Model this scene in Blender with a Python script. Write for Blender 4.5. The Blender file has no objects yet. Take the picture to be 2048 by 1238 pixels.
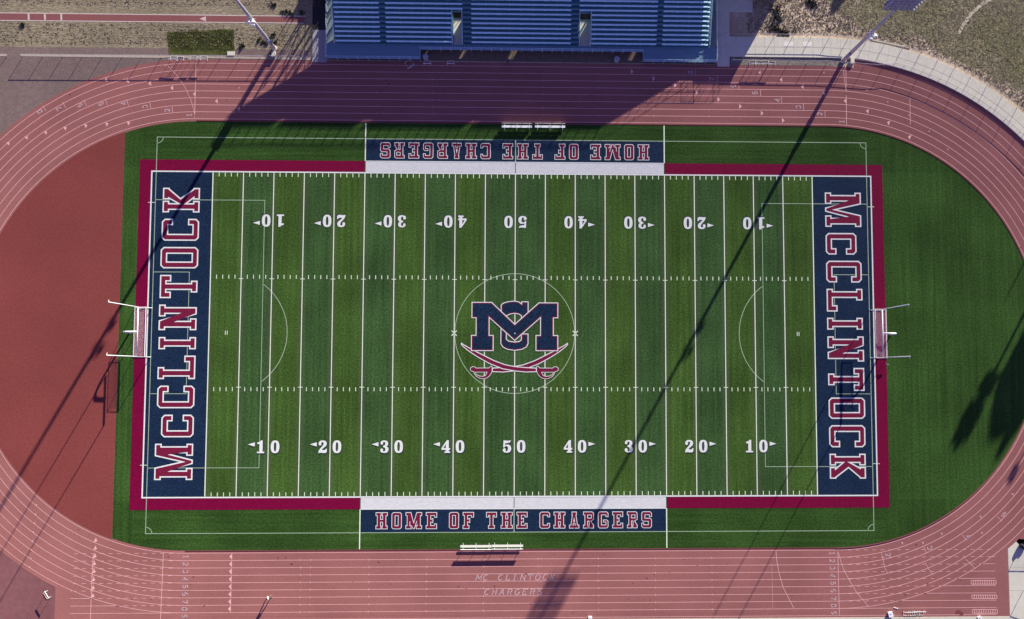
import bpy, bmesh, math, random
from mathutils import Vector, Matrix, Euler
from mathutils.geometry import tessellate_polygon
R = math.radians
rnd = random.Random(7)
S = bpy.context.scene
COL = S.collection

# ------------------------------------------------------------------ camera, sky, sun, exposure
CAM_LOC = Vector((1.86087, -5.92537, 152.5426))
CAM_ROT = Euler((0.07162, -0.03254, 0.00086), 'XYZ')
FPX, PPX, PPY = 2017.225, 95.833, -18.442          # focal length and lens centre, in pixels of a 2048 wide frame
SUNX, SUNY = -1.8675, -3.3667                      # shadow displacement in metres per metre of height
cam_d = bpy.data.cameras.new('camera'); cam = bpy.data.objects.new('camera', cam_d); COL.objects.link(cam)
cam.location = CAM_LOC; cam.rotation_euler = CAM_ROT
cam_d.sensor_width = 36; cam_d.lens = FPX / 2048 * 36
cam_d.shift_x = -PPX / 2048; cam_d.shift_y = PPY / 2048
cam_d.clip_start = 1; cam_d.clip_end = 5000
S.camera = cam
S.view_settings.view_transform = 'Standard'; S.view_settings.look = 'None'
S.view_settings.exposure = 1.36; S.view_settings.gamma = 1
world = bpy.data.worlds.new("World"); S.world = world; world.use_nodes = True
wn = world.node_tree.nodes; bg = wn['Background']
sky = wn.new('ShaderNodeTexSky'); sky.sky_type = 'NISHITA'; sky.sun_disc = False
SUNDIR = Vector((-SUNX, -SUNY, 1)).normalized()
sky.sun_elevation = math.asin(SUNDIR.z); sky.sun_rotation = math.atan2(SUNDIR.x, SUNDIR.y)
sky.altitude = 1200; sky.air_density = 1.0; sky.dust_density = 0.3; sky.ozone_density = 4.0
sky_tint = wn.new('ShaderNodeMix'); sky_tint.data_type = 'RGBA'; sky_tint.blend_type = 'MULTIPLY'; sky_tint.inputs[0].default_value = 1; sky_tint.inputs[7].default_value = (1.46, .78, 1.20, 1)   # purple tint added to the sky light to colour the shade
world.node_tree.links.new(sky.outputs[0], sky_tint.inputs[6]); world.node_tree.links.new(sky_tint.outputs[2], bg.inputs[0]); bg.inputs[1].default_value = 0.064
sun_d = bpy.data.lights.new('sun', 'SUN'); sun_d.energy = 5.0; sun_d.angle = R(0.5); sun_d.color = (1, 0.97, 0.83)
sun = bpy.data.objects.new('sun', sun_d); COL.objects.link(sun)
sun.rotation_euler = (-SUNDIR).to_track_quat('-Z', 'Y').to_euler(); sun.location = (60, 110, 60)

CR = CAM_ROT.to_matrix()
def at(px, py, z=0.0):
    """the point at height z that the photograph shows at pixel (px, py)"""
    d = CR @ Vector(((px - 1024 - PPX) / FPX, -(py - 619 - PPY) / FPX, -1.0))
    t = (z - CAM_LOC.z) / d.z
    return CAM_LOC + t * d
CELL = {'11': (0, 0), '12': (512, 0), '13': (1024, 0), '14': (1536, 0), '21': (0, 310), '24': (1536, 310), '31': (0, 620),
        '34': (1536, 620), '41': (0, 928), '42': (512, 928), '43': (1024, 928), '44': (1536, 928)}
def ac(c, u, v, z=0.0):
    x, y = CELL[c]; return at(x + u / 3.994, y + v / 3.994, z)

# ------------------------------------------------------------------ materials
def lin(c): return tuple(c) + (1,)
def mat(name, col=(.5, .5, .5), rough=0.85, var=0.12, scale=6.0, metal=0.0, spec=0.25, retro=0.6, grain=0.0, gscale=40, stretch=None, bump=0.0, var2=0.0, scale2=0.4, col2=None, mix_scale=0.1, mix_lo=0.45, mix_hi=0.6):
    m = bpy.data.materials.new(name); m.use_nodes = True
    nt = m.node_tree; n = nt.nodes; L = nt.links
    b = n['Principled BSDF']
    b.inputs['Roughness'].default_value = rough; b.inputs['Metallic'].default_value = metal
    b.inputs['Specular IOR Level'].default_value = spec
    b.inputs['Diffuse Roughness'].default_value = retro
    tc = n.new('ShaderNodeTexCoord'); co = tc.outputs['Object']
    if stretch:
        mp = n.new('ShaderNodeMapping'); mp.inputs['Scale'].default_value = stretch; L.new(co, mp.inputs[0]); cs = mp.outputs[0]
    else: cs = co
    base = n.new('ShaderNodeRGB'); base.outputs[0].default_value = lin(col); cur = base.outputs[0]
    def noise(sc, det, src):
        t = n.new('ShaderNodeTexNoise'); t.inputs['Scale'].default_value = sc; t.inputs['Detail'].default_value = det; L.new(src, t.inputs['Vector']); return t.outputs['Fac']
    if col2 is not None:
        f = noise(mix_scale, 6, co); mr = n.new('ShaderNodeMapRange'); mr.inputs[1].default_value = mix_lo; mr.inputs[2].default_value = mix_hi; L.new(f, mr.inputs[0])
        mx = n.new('ShaderNodeMix'); mx.data_type = 'RGBA'; L.new(mr.outputs[0], mx.inputs[0]); L.new(cur, mx.inputs[6]); mx.inputs[7].default_value = lin(col2); cur = mx.outputs[2]
    def modulate(cur, f, amt):
        mr = n.new('ShaderNodeMapRange'); mr.inputs[1].default_value = 0.25; mr.inputs[2].default_value = 0.75; mr.inputs[3].default_value = 1 - amt; mr.inputs[4].default_value = 1 + amt; L.new(f, mr.inputs[0])
        v = n.new('ShaderNodeVectorMath'); v.operation = 'SCALE'; L.new(cur, v.inputs[0]); L.new(mr.outputs[0], v.inputs['Scale']); return v.outputs[0]
    if var: cur = modulate(cur, noise(scale, 4, cs), var)
    if var2: cur = modulate(cur, noise(scale2, 3, co), var2)
    if grain: cur = modulate(cur, noise(gscale, 1, cs), grain)
    L.new(cur, b.inputs['Base Color'])
    if bump:
        bp = n.new('ShaderNodeBump'); bp.inputs['Strength'].default_value = 1; bp.inputs['Distance'].default_value = bump
        L.new(noise(scale, 5, cs), bp.inputs['Height']); L.new(bp.outputs[0], b.inputs['Normal'])
    m['nodes'] = 1
    return m

def turf_mat():
    """synthetic turf: light and dark mower bands every five yards inside the field, plain dark pile outside"""
    m = bpy.data.materials.new('synthetic turf'); m.use_nodes = True
    nt = m.node_tree; n = nt.nodes; L = nt.links; b = n['Principled BSDF']
    b.inputs['Roughness'].default_value = 0.9; b.inputs['Specular IOR Level'].default_value = 0.04; b.inputs['Diffuse Roughness'].default_value = 1
    tc = n.new('ShaderNodeTexCoord'); sp = n.new('ShaderNodeSeparateXYZ'); L.new(tc.outputs['Object'], sp.inputs[0])
    def M(op, a, bb=None, clamp=False):
        k = n.new('ShaderNodeMath'); k.operation = op; k.use_clamp = clamp
        for i, s in enumerate((a, bb)):
            if s is None: continue
            if isinstance(s, (int, float)): k.inputs[i].default_value = s
            else: L.new(s, k.inputs[i])
        return k.outputs[0]
    ax = M('ABSOLUTE', sp.outputs[0]); ay = M('ABSOLUTE', sp.outputs[1])
    band = M('FLOOR', M('DIVIDE', ax, 4.572))
    odd = M('MODULO', band, 2.0)                      # 0 dark (next to midfield), 1 light
    infld = M('MULTIPLY', M('LESS_THAN', ax, 45.72), M('LESS_THAN', ay, 24.4))
    def noise(sc, det, st):
        mp = n.new('ShaderNodeMapping'); mp.inputs['Scale'].default_value = st; L.new(tc.outputs['Object'], mp.inputs[0])
        t = n.new('ShaderNodeTexNoise'); t.inputs['Scale'].default_value = sc; t.inputs['Detail'].default_value = det; L.new(mp.outputs[0], t.inputs['Vector']); return t.outputs['Fac']
    def mix(f, a, c):
        x = n.new('ShaderNodeMix'); x.data_type = 'RGBA'; L.new(f, x.inputs[0])
        for i, s in ((6, a), (7, c)):
            if isinstance(s, tuple): x.inputs[i].default_value = lin(s)
            else: L.new(s, x.inputs[i])
        return x.outputs[2]
    inside = mix(odd, TURF_DARK, TURF_LIGHT)
    cur = mix(infld, TURF_OUT, inside)
    def modul(cur, f, amt, lo=.25, hi=.75):
        mr = n.new('ShaderNodeMapRange'); mr.inputs[1].default_value = lo; mr.inputs[2].default_value = hi; mr.inputs[3].default_value = 1 - amt; mr.inputs[4].default_value = 1 + amt; L.new(f, mr.inputs[0])
        v = n.new('ShaderNodeVectorMath'); v.operation = 'SCALE'; L.new(cur, v.inputs[0]); L.new(mr.outputs[0], v.inputs['Scale']); return v.outputs[0]
    vs = noise(1.0, 3, (2.2, .05, 1)); hs = noise(1.0, 3, (.06, 2.4, 1))
    ends = M('GREATER_THAN', ax, 56.0)
    vert = M('MAXIMUM', infld, ends)
    mv = n.new('ShaderNodeMix'); mv.data_type = 'FLOAT'; L.new(vert, mv.inputs[0]); L.new(hs, mv.inputs[2]); L.new(vs, mv.inputs[3])
    cur = modul(cur, mv.outputs[0], .26)
    cur = modul(cur, noise(.11, 5, (1, 1, 1)), .30)
    cur = modul(cur, noise(4.2, 3, (1, 1, 1)), .5)
    seam = M('MULTIPLY', ends, M('LESS_THAN', ay, 25.0))
    sc = n.new('ShaderNodeVectorMath'); sc.operation = 'SCALE'; L.new(cur, sc.inputs[0]); L.new(M('ADD', M('MULTIPLY', seam, .20), .97), sc.inputs['Scale']); cur = sc.outputs[0]
    # roll seams: a thin darker joint every 4.57 m across the outer turf, and lengthwise streaks from grooming
    pj = M('LESS_THAN', M('PINGPONG', M('ADD', ay, 1.1), 2.286), .05); jo = M('MULTIPLY', M('MULTIPLY', pj, M('SUBTRACT', 1.0, vert)), .22)
    cur = mix(jo, cur, (.01, .03, .008))
    # worn rubber showing brownish beside the painted lines
    fr = M('PINGPONG', ax, 2.286); near = M('LESS_THAN', fr, .55)
    wear = M('MULTIPLY', M('MULTIPLY', near, infld), M('MULTIPLY', noise(.35, 3, (1, 1, 1)), .55))
    cur = mix(wear, cur, (.10, .105, .07))
    L.new(cur, b.inputs['Base Color'])
    return m
TURF_LIGHT, TURF_DARK, TURF_OUT = (.057, .112, .021), (.047, .101, .029), (.036, .081, .016)
M_turf = turf_mat()
M_track = mat('red running surface', (.335, .132, .119), var=.08, scale=3, grain=.12, gscale=9, var2=.13, scale2=.11, retro=1, spec=.04)
M_infield = mat('dark red rubber', (.235, .056, .050), var=.10, scale=3, grain=.14, gscale=6, var2=.11, scale2=.08, retro=1, spec=.04)
M_curb = mat('dark red curb', (.16, .035, .035))
M_lane = mat('faded lane paint', (.75, .40, .37), var=.10, scale=1.2)
M_lanegrey = mat('worn grey paint', (.53, .35, .355), var=.15, scale=2)
M_white = mat('white turf', (.76, .76, .70), var=.05, scale=3, grain=.08, gscale=5, retro=1)
M_whitepanel = mat('white turf panel', (.66, .65, .63), var=.07, scale=2, grain=.10, gscale=5, stretch=(.5, 2, 1), retro=1)
M_line = mat('cream line', (.72, .79, .58), var=.08, scale=2)
M_soccer = mat('thin pale line', (.35, .45, .29), var=.12, scale=2)
M_navy = mat('navy turf', spec=.08, col= (.0095, .024, .058), var=.15, scale=1.2, grain=.55, gscale=5, var2=.12, scale2=.2, retro=1)
M_magenta = mat('magenta turf', spec=.08, col= (.188, .001, .036), var=.10, scale=1.5, grain=.25, gscale=5, retro=1)
M_crimson = mat('crimson turf', spec=.08, col= (.185, .011, .043), var=.08, scale=1.5, grain=.2, gscale=5, retro=1)
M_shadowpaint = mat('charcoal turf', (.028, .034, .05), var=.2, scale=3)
M_conc = mat('pale concrete', (.57, .53, .43), var=.06, scale=1.5, grain=.06, gscale=8, var2=.06, scale2=.12, retro=.2)
M_conc_dark = mat('grey concrete', (.36, .34, .33), var=.08, scale=1.5, grain=.07)
M_joint = mat('concrete joint', (.49, .455, .37))
M_drygrass = mat('dry grass soil', (.315, .255, .160), var=.30, scale=2.0, stretch=(.5, 2.6, 1), grain=.35, gscale=4, var2=.18, scale2=.12, bump=.05, retro=1)
M_mauve = mat('mauve decomposed granite', (.225, .155, .135), var=.14, scale=1.2, grain=.22, gscale=5, var2=.16, scale2=.09, retro=1, bump=.02)
M_dirt = mat('tan dirt', (.49, .375, .26), var=.16, scale=1.5, grain=.25, gscale=5, var2=.18, scale2=.12, retro=.1, col2=(.30, .24, .12), mix_scale=.10, mix_lo=.5, mix_hi=.68, bump=.04)
M_scrub = mat('scrub soil', (.275, .220, .132), var=.22, scale=1.6, grain=.25, gscale=4, var2=.22, scale2=.10, retro=.1, col2=(.20, .175, .07), mix_scale=.12, mix_lo=.45, mix_hi=.62, bump=.06)
M_asphalt = mat('reddish asphalt', (.215, .085, .088), var=.12, scale=1.2, grain=.15, gscale=6, var2=.14, scale2=.1, retro=1)
M_greenpatch = mat('green lawn', (.088, .096, .026), var=.45, scale=1.5, stretch=(.6, 2, 1), grain=.35, gscale=5, var2=.4, scale2=.5, retro=1, bump=.03, spec=.05)
M_tread = mat('blue grey aluminium', (.060, .182, .228), var=.12, scale=1.5, rough=.5, spec=.4, stretch=(.25, 3, 1), retro=.3)
M_bench = mat('mill aluminium', (.66, .93, .90), var=.07, scale=2, rough=.5, spec=.5, retro=.3)
M_rail = mat('galvanised pipe', (.52, .70, .80), var=.08, rough=.45, spec=.5)
M_steel = mat('painted steel', (.28, .27, .25), var=.1, rough=.6)
M_pole = mat('galvanised pole', (.40, .37, .38), var=.1, scale=2, rough=.5, spec=.5)
M_housing = mat('blue grey lamp housing', (.20, .24, .34), rough=.45, var=.1)
M_reflect = mat('white lamp reflector', (.82, .82, .80), rough=.3, var=.03)
M_paint = mat('white enamel', (.82, .82, .80), rough=.4, var=.04, spec=.4)
M_ivory = mat('ivory enamel', (.70, .68, .58), rough=.5, var=.06)
M_net = mat('white netting', (.86, .82, .82), rough=.9, var=.05)
M_leaf = mat('dark leaf', (.05, .075, .03), var=.4, scale=2)
M_bark = mat('brown bark', (.14, .10, .07), var=.3)
M_weed = mat('olive weeds', (.27, .235, .12), var=.4, scale=1.5)
M_straw = mat('straw tufts', (.28, .225, .135), var=.35, scale=1.5)
M_skin = mat('skin', (.38, .22, .15), var=.04); M_hair = mat('dark hair', (.012, .010, .010), var=.1)
M_blueshirt = mat('blue shirt', (.02, .03, .22)); M_blackcloth = mat('black cloth', (.015, .015, .02)); M_whitecloth = mat('white cloth', (.75, .74, .74)); M_khaki = mat('brown shorts', (.12, .06, .05))
M_drum = mat('grey plastic', (.34, .34, .37), var=.08, rough=.55)
M_wall = mat('tan block wall', (.42, .36, .29), var=.1, scale=2)
M_black = mat('black rubber', (.02, .02, .025), var=.2)

# ------------------------------------------------------------------ mesh helpers
class MB:
    def __init__(self): self.v = []; self.f = []
    def box(self, x0, y0, z0, x1, y1, z1):
        b = len(self.v); self.v += [(x0, y0, z0), (x1, y0, z0), (x1, y1, z0), (x0, y1, z0), (x0, y0, z1), (x1, y0, z1), (x1, y1, z1), (x0, y1, z1)]
        self.f += [tuple(b + i for i in q) for q in ((3, 2, 1, 0), (4, 5, 6, 7), (0, 1, 5, 4), (1, 2, 6, 5), (2, 3, 7, 6), (3, 0, 4, 7))]
    def obox(self, c, ux, hx, hy, z0, z1):
        """box with centre c (x, y), its long axis along ux"""
        u = Vector((ux[0], ux[1])).normalized(); w = Vector((-u.y, u.x)); b = len(self.v)
        for z in (z0, z1):
            for a, d in ((-1, -1), (1, -1), (1, 1), (-1, 1)):
                q = Vector((c[0], c[1])) + u * hx * a + w * hy * d; self.v.append((q.x, q.y, z))
        self.f += [tuple(b + i for i in q) for q in ((3, 2, 1, 0), (4, 5, 6, 7), (0, 1, 5, 4), (1, 2, 6, 5), (2, 3, 7, 6), (3, 0, 4, 7))]
    def tube(self, pts, r, seg=8, r1=None):
        pts = [Vector(p) for p in pts]; rings = []
        for i, p in enumerate(pts):
            d = (pts[min(i + 1, len(pts) - 1)] - pts[max(i - 1, 0)]).normalized()
            a = Vector((0, 0, 1)) if abs(d.z) < .9 else Vector((1, 0, 0))
            u = d.cross(a).normalized(); w = d.cross(u)
            rr = r if r1 is None else r + (r1 - r) * i / max(1, len(pts) - 1)
            b = len(self.v); rings.append(b)
            for k in range(seg):
                t = 2 * math.pi * k / seg; self.v.append(tuple(p + (u * math.cos(t) + w * math.sin(t)) * rr))
        for a, b in zip(rings, rings[1:]):
            for k in range(seg): self.f.append((a + k, a + (k + 1) % seg, b + (k + 1) % seg, b + k))
        self.f.append(tuple(rings[0] + k for k in range(seg))[::-1]); self.f.append(tuple(rings[-1] + k for k in range(seg)))
    def lathe(self, c, prof, seg=20):
        b = len(self.v); n = len(prof)
        for r, z in prof:
            for k in range(seg):
                t = 2 * math.pi * k / seg; self.v.append((c[0] + r * math.cos(t), c[1] + r * math.sin(t), c[2] + z))
        for i in range(n - 1):
            for k in range(seg): self.f.append((b + i * seg + k, b + i * seg + (k + 1) % seg, b + (i + 1) * seg + (k + 1) % seg, b + (i + 1) * seg + k))
        self.f.append(tuple(b + k for k in range(seg))[::-1]); self.f.append(tuple(b + (n - 1) * seg + k for k in range(seg)))
    def quad(self, *p):
        b = len(self.v); self.v += [tuple(q) for q in p]; self.f.append(tuple(range(b, b + len(p))))
    def poly(self, outer, holes, z):
        loops = [[Vector((p[0], p[1], 0)) for p in l] for l in [outer] + list(holes)]
        b = len(self.v)
        for l in loops: self.v += [(q.x, q.y, z) for q in l]
        for t in tessellate_polygon(loops):
            a, c, d = (Vector(self.v[b + i]) for i in t)
            if (c - a).cross(d - a).z < 0: t = t[::-1]
            self.f.append(tuple(b + i for i in t))
    def line(self, p, q, w, z):
        p = Vector(p[:2]); q = Vector(q[:2]); d = (q - p).normalized(); n = Vector((-d.y, d.x)) * w / 2
        self.quad(*[(a.x, a.y, z) for a in (p - n, q - n, q + n, p + n)])
    def path(self, pts, w, z, closed=False):
        P = [Vector(p[:2]) for p in pts]; n = len(P); L = []; Rr = []
        for i in range(n):
            a = P[(i - 1) % n] if closed or i else None; c = P[(i + 1) % n] if closed or i < n - 1 else None
            d1 = (P[i] - a).normalized() if a is not None else None; d2 = (c - P[i]).normalized() if c is not None else None
            d1 = d1 or d2; d2 = d2 or d1
            m = (d1 + d2)
            m = m.normalized() if m.length > 1e-4 else d1
            nn = Vector((-m.y, m.x)); k = max(.35, nn.dot(Vector((-d1.y, d1.x))))
            L.append(P[i] + nn * w / 2 / k); Rr.append(P[i] - nn * w / 2 / k)
        for i in range(n if closed else n - 1):
            j = (i + 1) % n; self.quad(*[(a.x, a.y, z) for a in (Rr[i], Rr[j], L[j], L[i])])
    def build(self, name, m, parent=None, smooth=False, loc=None):
        me = bpy.data.meshes.new(name); me.from_pydata(self.v, [], self.f)
        me.materials.append(m); me.update()
        if smooth:
            for p in me.polygons: p.use_smooth = True
        o = bpy.data.objects.new(name, me); COL.objects.link(o)
        if parent: o.parent = parent
        if loc is not None: o.location = loc
        return o
def tag(o, label, cat, group=None):
    o['label'] = label; o['category'] = cat
    if group: o['group'] = group
    return o
def thing(name, label, cat, loc=(0, 0, 0), rz=0.0, group=None):
    o = bpy.data.objects.new(name, None); COL.objects.link(o); o.location = loc; o.rotation_euler = (0, 0, rz); o.empty_display_size = .3
    return tag(o, label, cat, group)
def struct(o): o['kind'] = 'structure'; return o
def copy_tree(o, parent=None):
    c = o.copy(); COL.objects.link(c); c.parent = parent
    for ch in o.children: copy_tree(ch, c)
    return c
def arc(c, r, a0, a1, n=24): return [(c[0] + r * math.cos(a0 + (a1 - a0) * i / n), c[1] + r * math.sin(a0 + (a1 - a0) * i / n)) for i in range(n + 1)]
def rect(x0, y0, x1, y1): return [(x0, y0), (x1, y0), (x1, y1), (x0, y1)]

# ------------------------------------------------------------------ letter shapes
def area(P): return sum(P[i - 1][0] * P[i][1] - P[i][0] * P[i - 1][1] for i in range(len(P))) / 2
def inset(P, d, hole=False):
    if (area(P) > 0) == hole: P = P[::-1]
    n = len(P); out = []
    for i in range(n):
        a, b, c = (Vector(P[j % n]) for j in (i - 1, i, i + 1))
        e1 = (b - a).normalized(); e2 = (c - b).normalized()
        n1 = Vector((-e1.y, e1.x)); n2 = Vector((-e2.y, e2.x)); m = n1 + n2
        k = 1 + n1.dot(n2)
        m = m / k if k > .06 else n1
        if d < .1 and m.length > 3.2: m = m.normalized() * 3.2
        out.append(tuple(b + m * d))
    return out
def glyph(ch, w, h, s, small=False):
    """slab letter in the box (0,0)-(w,h); returns [(outer, holes)]"""
    t = s * .95; c = s * .42; d = t * 1.68; m = w / 2
    f = s * .36; fw = s + 2 * f
    ss = s * .95
    if small:
        ss = s * .72; d = t * 1.5
        if ch in 'RM': s *= .9
    if ch == 'I': return [([(0, 0), (w, 0), (w, t), (m + s / 2, t), (m + s / 2, h - t), (w, h - t), (w, h), (0, h), (0, h - t), (m - s / 2, h - t), (m - s / 2, t), (0, t)], [])]
    if ch == 'T':
        g = fw / 2
        return [([(m - g, 0), (m + g, 0), (m + g, t), (m + s / 2, t), (m + s / 2, h - t), (w - ss, h - t), (w - ss, h - d), (w, h - d), (w, h), (0, h), (0, h - d), (ss, h - d), (ss, h - t), (m - s / 2, h - t), (m - s / 2, t), (m - g, t)], [])]
    if ch == 'L': return [([(0, 0), (w, 0), (w, d), (w - ss, d), (w - ss, t), (f + s, t), (f + s, h - t), (fw, h - t), (fw, h), (0, h), (0, h - t), (f, h - t), (f, t), (0, t)], [])]
    if ch == 'N':
        return [([(0, 0), (fw, 0), (fw, t), (f + s, t), (f + s, h * .60), (w - f - s * 1.05, 0), (w - f, 0), (w - f, h - t), (w, h - t), (w, h), (w - fw, h), (w - fw, h - t), (w - f - s, h - t), (w - f - s, h * .40), (f + s * 1.05, h), (0, h), (0, h - t), (f, h - t), (f, t), (0, t)], [])]
    if ch == 'M' and small:
        s = h * .20; f = s * .40; fw = s + 2 * f; v = s * .26
        return [([(0, 0), (fw, 0), (fw, t), (f + s, t), (f + s, h * .50), (m - v, 0), (m + v, 0), (w - f - s, h * .50), (w - f - s, t), (w - fw, t), (w - fw, 0), (w, 0), (w, t), (w - f, t), (w - f, h - t), (w, h - t), (w, h), (w - fw * .93, h), (m, h * .42), (fw * .93, h), (0, h), (0, h - t), (f, h - t), (f, t), (0, t)], [])]
    if ch == 'M':
        v = s * .30
        return [([(0, 0), (fw, 0), (fw, t), (f + s, t), (f + s, h * .66), (m - v, 0), (m + v, 0), (w - f - s, h * .66), (w - f - s, t), (w - fw, t), (w - fw, 0), (w, 0), (w, t), (w - f, t), (w - f, h - t), (w, h - t), (w, h), (w - fw * 1.02, h), (m, h * .34), (fw * 1.02, h), (0, h), (0, h - t), (f, h - t), (f, t), (0, t)], [])]
    if ch == 'K':
        g = min(fw, w / 2 - .1 * s)
        x2 = f + s * 1.75
        return [([(0, 0), (g, 0), (g, t), (f + s, t), (f + s, h * .33), (w - g + .12 * s, t), (w - g, t), (w - g, 0), (w, 0), (w, t), (w - .15 * s, t), (x2, h * .52), (w - .15 * s, h - t), (w, h - t), (w, h), (w - g, h), (w - g, h - t), (w - g + .06 * s, h - t), (f + s, h * .62), (f + s, h - t), (g, h - t), (g, h), (0, h), (0, h - t), (f, h - t), (f, t), (0, t)], [])]
    if ch == 'C': return [([(c, 0), (w - c, 0), (w, c), (w, d), (w - ss, d), (w - ss, t), (s, t), (s, h - t), (w - ss, h - t), (w - ss, h - d), (w, h - d), (w, h - c), (w - c, h), (c, h), (0, h - c), (0, c)], [])]
    if ch == 'G':
        return [([(c, 0), (w - c, 0), (w, c), (w, h * .52 - c), (w - c, h * .52), (w * .50, h * .52), (w * .50, h * .52 - t * .75), (w - ss, h * .52 - t * .75), (w - ss, t), (s, t), (s, h - t), (w - ss, h - t), (w - ss, h - d), (w, h - d), (w, h - c), (w - c, h), (c, h), (0, h - c), (0, c)], [])]
    if ch == 'O': return [([(c, 0), (w - c, 0), (w, c), (w, h - c), (w - c, h), (c, h), (0, h - c), (0, c)], [[(s, t), (w - s, t), (w - s, h - t), (s, h - t)]])]
    if ch == 'H':
        g = min(fw, w / 2 - .06 * s); b = h / 2
        return [([(0, 0), (g, 0), (g, t), (f + s, t), (f + s, b - t * .45), (w - f - s, b - t * .45), (w - f - s, t), (w - g, t), (w - g, 0), (w, 0), (w, t), (w - f, t), (w - f, h - t), (w, h - t), (w, h), (w - g, h), (w - g, h - t), (w - f - s, h - t), (w - f - s, b + t * .45), (f + s, b + t * .45), (f + s, h - t), (g, h - t), (g, h), (0, h), (0, h - t), (f, h - t), (f, t), (0, t)], [])]
    if ch in 'EF':
        b = h / 2; q = w * .66
        top = [(f + s, b - t * .4), (q - ss * .75, b - t * .4), (q - ss * .75, b - t * .95), (q, b - t * .95), (q, b + t * .95), (q - ss * .75, b + t * .95), (q - ss * .75, b + t * .4), (f + s, b + t * .4), (f + s, h - t), (w - ss, h - t), (w - ss, h - d), (w, h - d), (w, h), (0, h), (0, h - t), (f, h - t), (f, t), (0, t)]
        top = [(f + s, b - t * .45), (q, b - t * .7), (q, b + t * .7), (f + s, b + t * .45)] + top[8:]
        if ch == 'E': return [([(0, 0), (w, 0), (w, d), (w - ss, d), (w - ss, t), (f + s, t)] + top, [])]
        return [([(0, 0), (fw, 0), (fw, t), (f + s, t)] + top, [])]
    if ch == 'A':
        g = fw * .84; lt = s * .95
        def xl(y): return w * .10 + (m - s * .42 - w * .10) * y / h
        b = h * .30
        return [([(0, 0), (g, 0), (g, t), (min(xl(t) + lt, m - .22 * s), t), (m - .12 * s, b), (m + .12 * s, b), (max(w - xl(t) - lt, m + .22 * s), t), (w - g, t), (w - g, 0), (w, 0), (w, t), (w - xl(t), t), (w - xl(h - t), h - t), (m + s * .66, h - t), (m + s * .66, h), (m - s * .66, h), (m - s * .66, h - t), (xl(h - t), h - t), (xl(t), t), (0, t)], 'A')]
    if ch == 'R':
        b = h * .42; g = min(fw, w / 2 - .06 * s)
        return [([(0, 0), (g, 0), (g, t), (f + s, t), (f + s, b), (f + s * 1.25, b), (w - g + .12 * s, t), (w - g, t), (w - g, 0), (w, 0), (w, t), (w - .10 * s, t), (w - s * .72, b * 1.02), (w, b + c), (w, h - c), (w - c, h), (0, h), (0, h - t), (f, h - t), (f, t), (0, t)], [[(f + s, b + t * .95), (w - ss, b + t * .95), (w - ss, h - t), (f + s, h - t)]])]
    if ch == 'S':
        b = h / 2; k = t * .5
        return [([(c, 0), (w - c, 0), (w, c), (w, b + k - c), (w - c, b + k), (s, b + k), (s, h - t), (w - ss, h - t), (w - ss, h - d), (w, h - d), (w, h - c), (w - c, h), (c, h), (0, h - c), (0, b - k + c), (c, b - k), (w - s, b - k), (w - s, t), (ss, t), (ss, d), (0, d), (0, c)], [])]
def stroke_font():
    E = lambda cx, cy, rx, ry, a0, a1, n=10: [(cx + rx * math.cos(R(a0 + (a1 - a0) * i / n)), cy + ry * math.sin(R(a0 + (a1 - a0) * i / n))) for i in range(n + 1)]
    return {
        '0': [E(.3, .5, .24, .42, 90, 450, 18)], '1': [[(.12, .78), (.32, .92), (.32, .08)], [(.1, .06), (.54, .06)]],
        '2': [E(.3, .68, .22, .24, 170, -25) + [(.08, .08), (.54, .08)]], '3': [E(.29, .70, .2, .22, 160, -80), E(.29, .29, .23, .23, 85, -165)],
        '4': [[(.42, .05), (.42, .93), (.05, .3), (.58, .3)], [(.26, .05), (.56, .05)]], '5': [[(.52, .92), (.14, .92), (.11, .52)] + E(.29, .33, .23, .25, 110, -165)],
        '6': [E(.34, .5, .27, .44, 70, 200) + E(.3, .28, .22, .22, 190, -170)], '7': [[(.08, .78), (.08, .92), (.55, .92), (.25, .06)]],
        '8': [E(.3, .70, .19, .21, -90, 270, 16), E(.3, .27, .23, .22, 90, 450, 16)], '9': [E(.26, .5, .27, .44, -110, 20) + E(.3, .70, .22, .22, 10, 370)],
        'M': [[(.05, .05), (.12, .93), (.38, .3), (.66, .93), (.70, .05)]], 'C': [E(.33, .5, .28, .44, 50, 310)], 'L': [[(.12, .93), (.12, .07), (.52, .07), (.52, .25)]],
        'I': [[(.2, .05), (.2, .93)], [(.06, .93), (.34, .93)], [(.06, .05), (.34, .05)]], 'N': [[(.08, .05), (.08, .93), (.56, .07), (.56, .93)]], 'T': [[(.3, .05), (.3, .93)], [(.04, .75), (.04, .93), (.56, .93), (.56, .75)]],
        'O': [E(.33, .5, .28, .44, 90, 450, 18)], 'K': [[(.12, .05), (.12, .93)], [(.54, .93), (.14, .45)], [(.26, .56), (.56, .05)]], 'H': [[(.1, .05), (.1, .93)], [(.54, .05), (.54, .93)], [(.1, .5), (.54, .5)]],
        'A': [[(.04, .05), (.32, .93), (.6, .05)], [(.16, .35), (.48, .35)]], 'R': [[(.1, .05), (.1, .93), (.36, .93)] + E(.36, .7, .18, .23, 80, -80) + [(.1, .46)], [(.34, .46), (.56, .05)]],
        'G': [E(.33, .5, .28, .44, 50, 330) + [(.6, .46), (.38, .46)]], 'E': [[(.54, .78), (.54, .93), (.1, .93), (.1, .06), (.54, .06), (.54, .22)], [(.1, .5), (.42, .5)]], 'S': [E(.3, .7, .2, .22, 40, 260) + E(.3, .28, .23, .22, 80, -150)]}
FONT = stroke_font()

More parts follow.
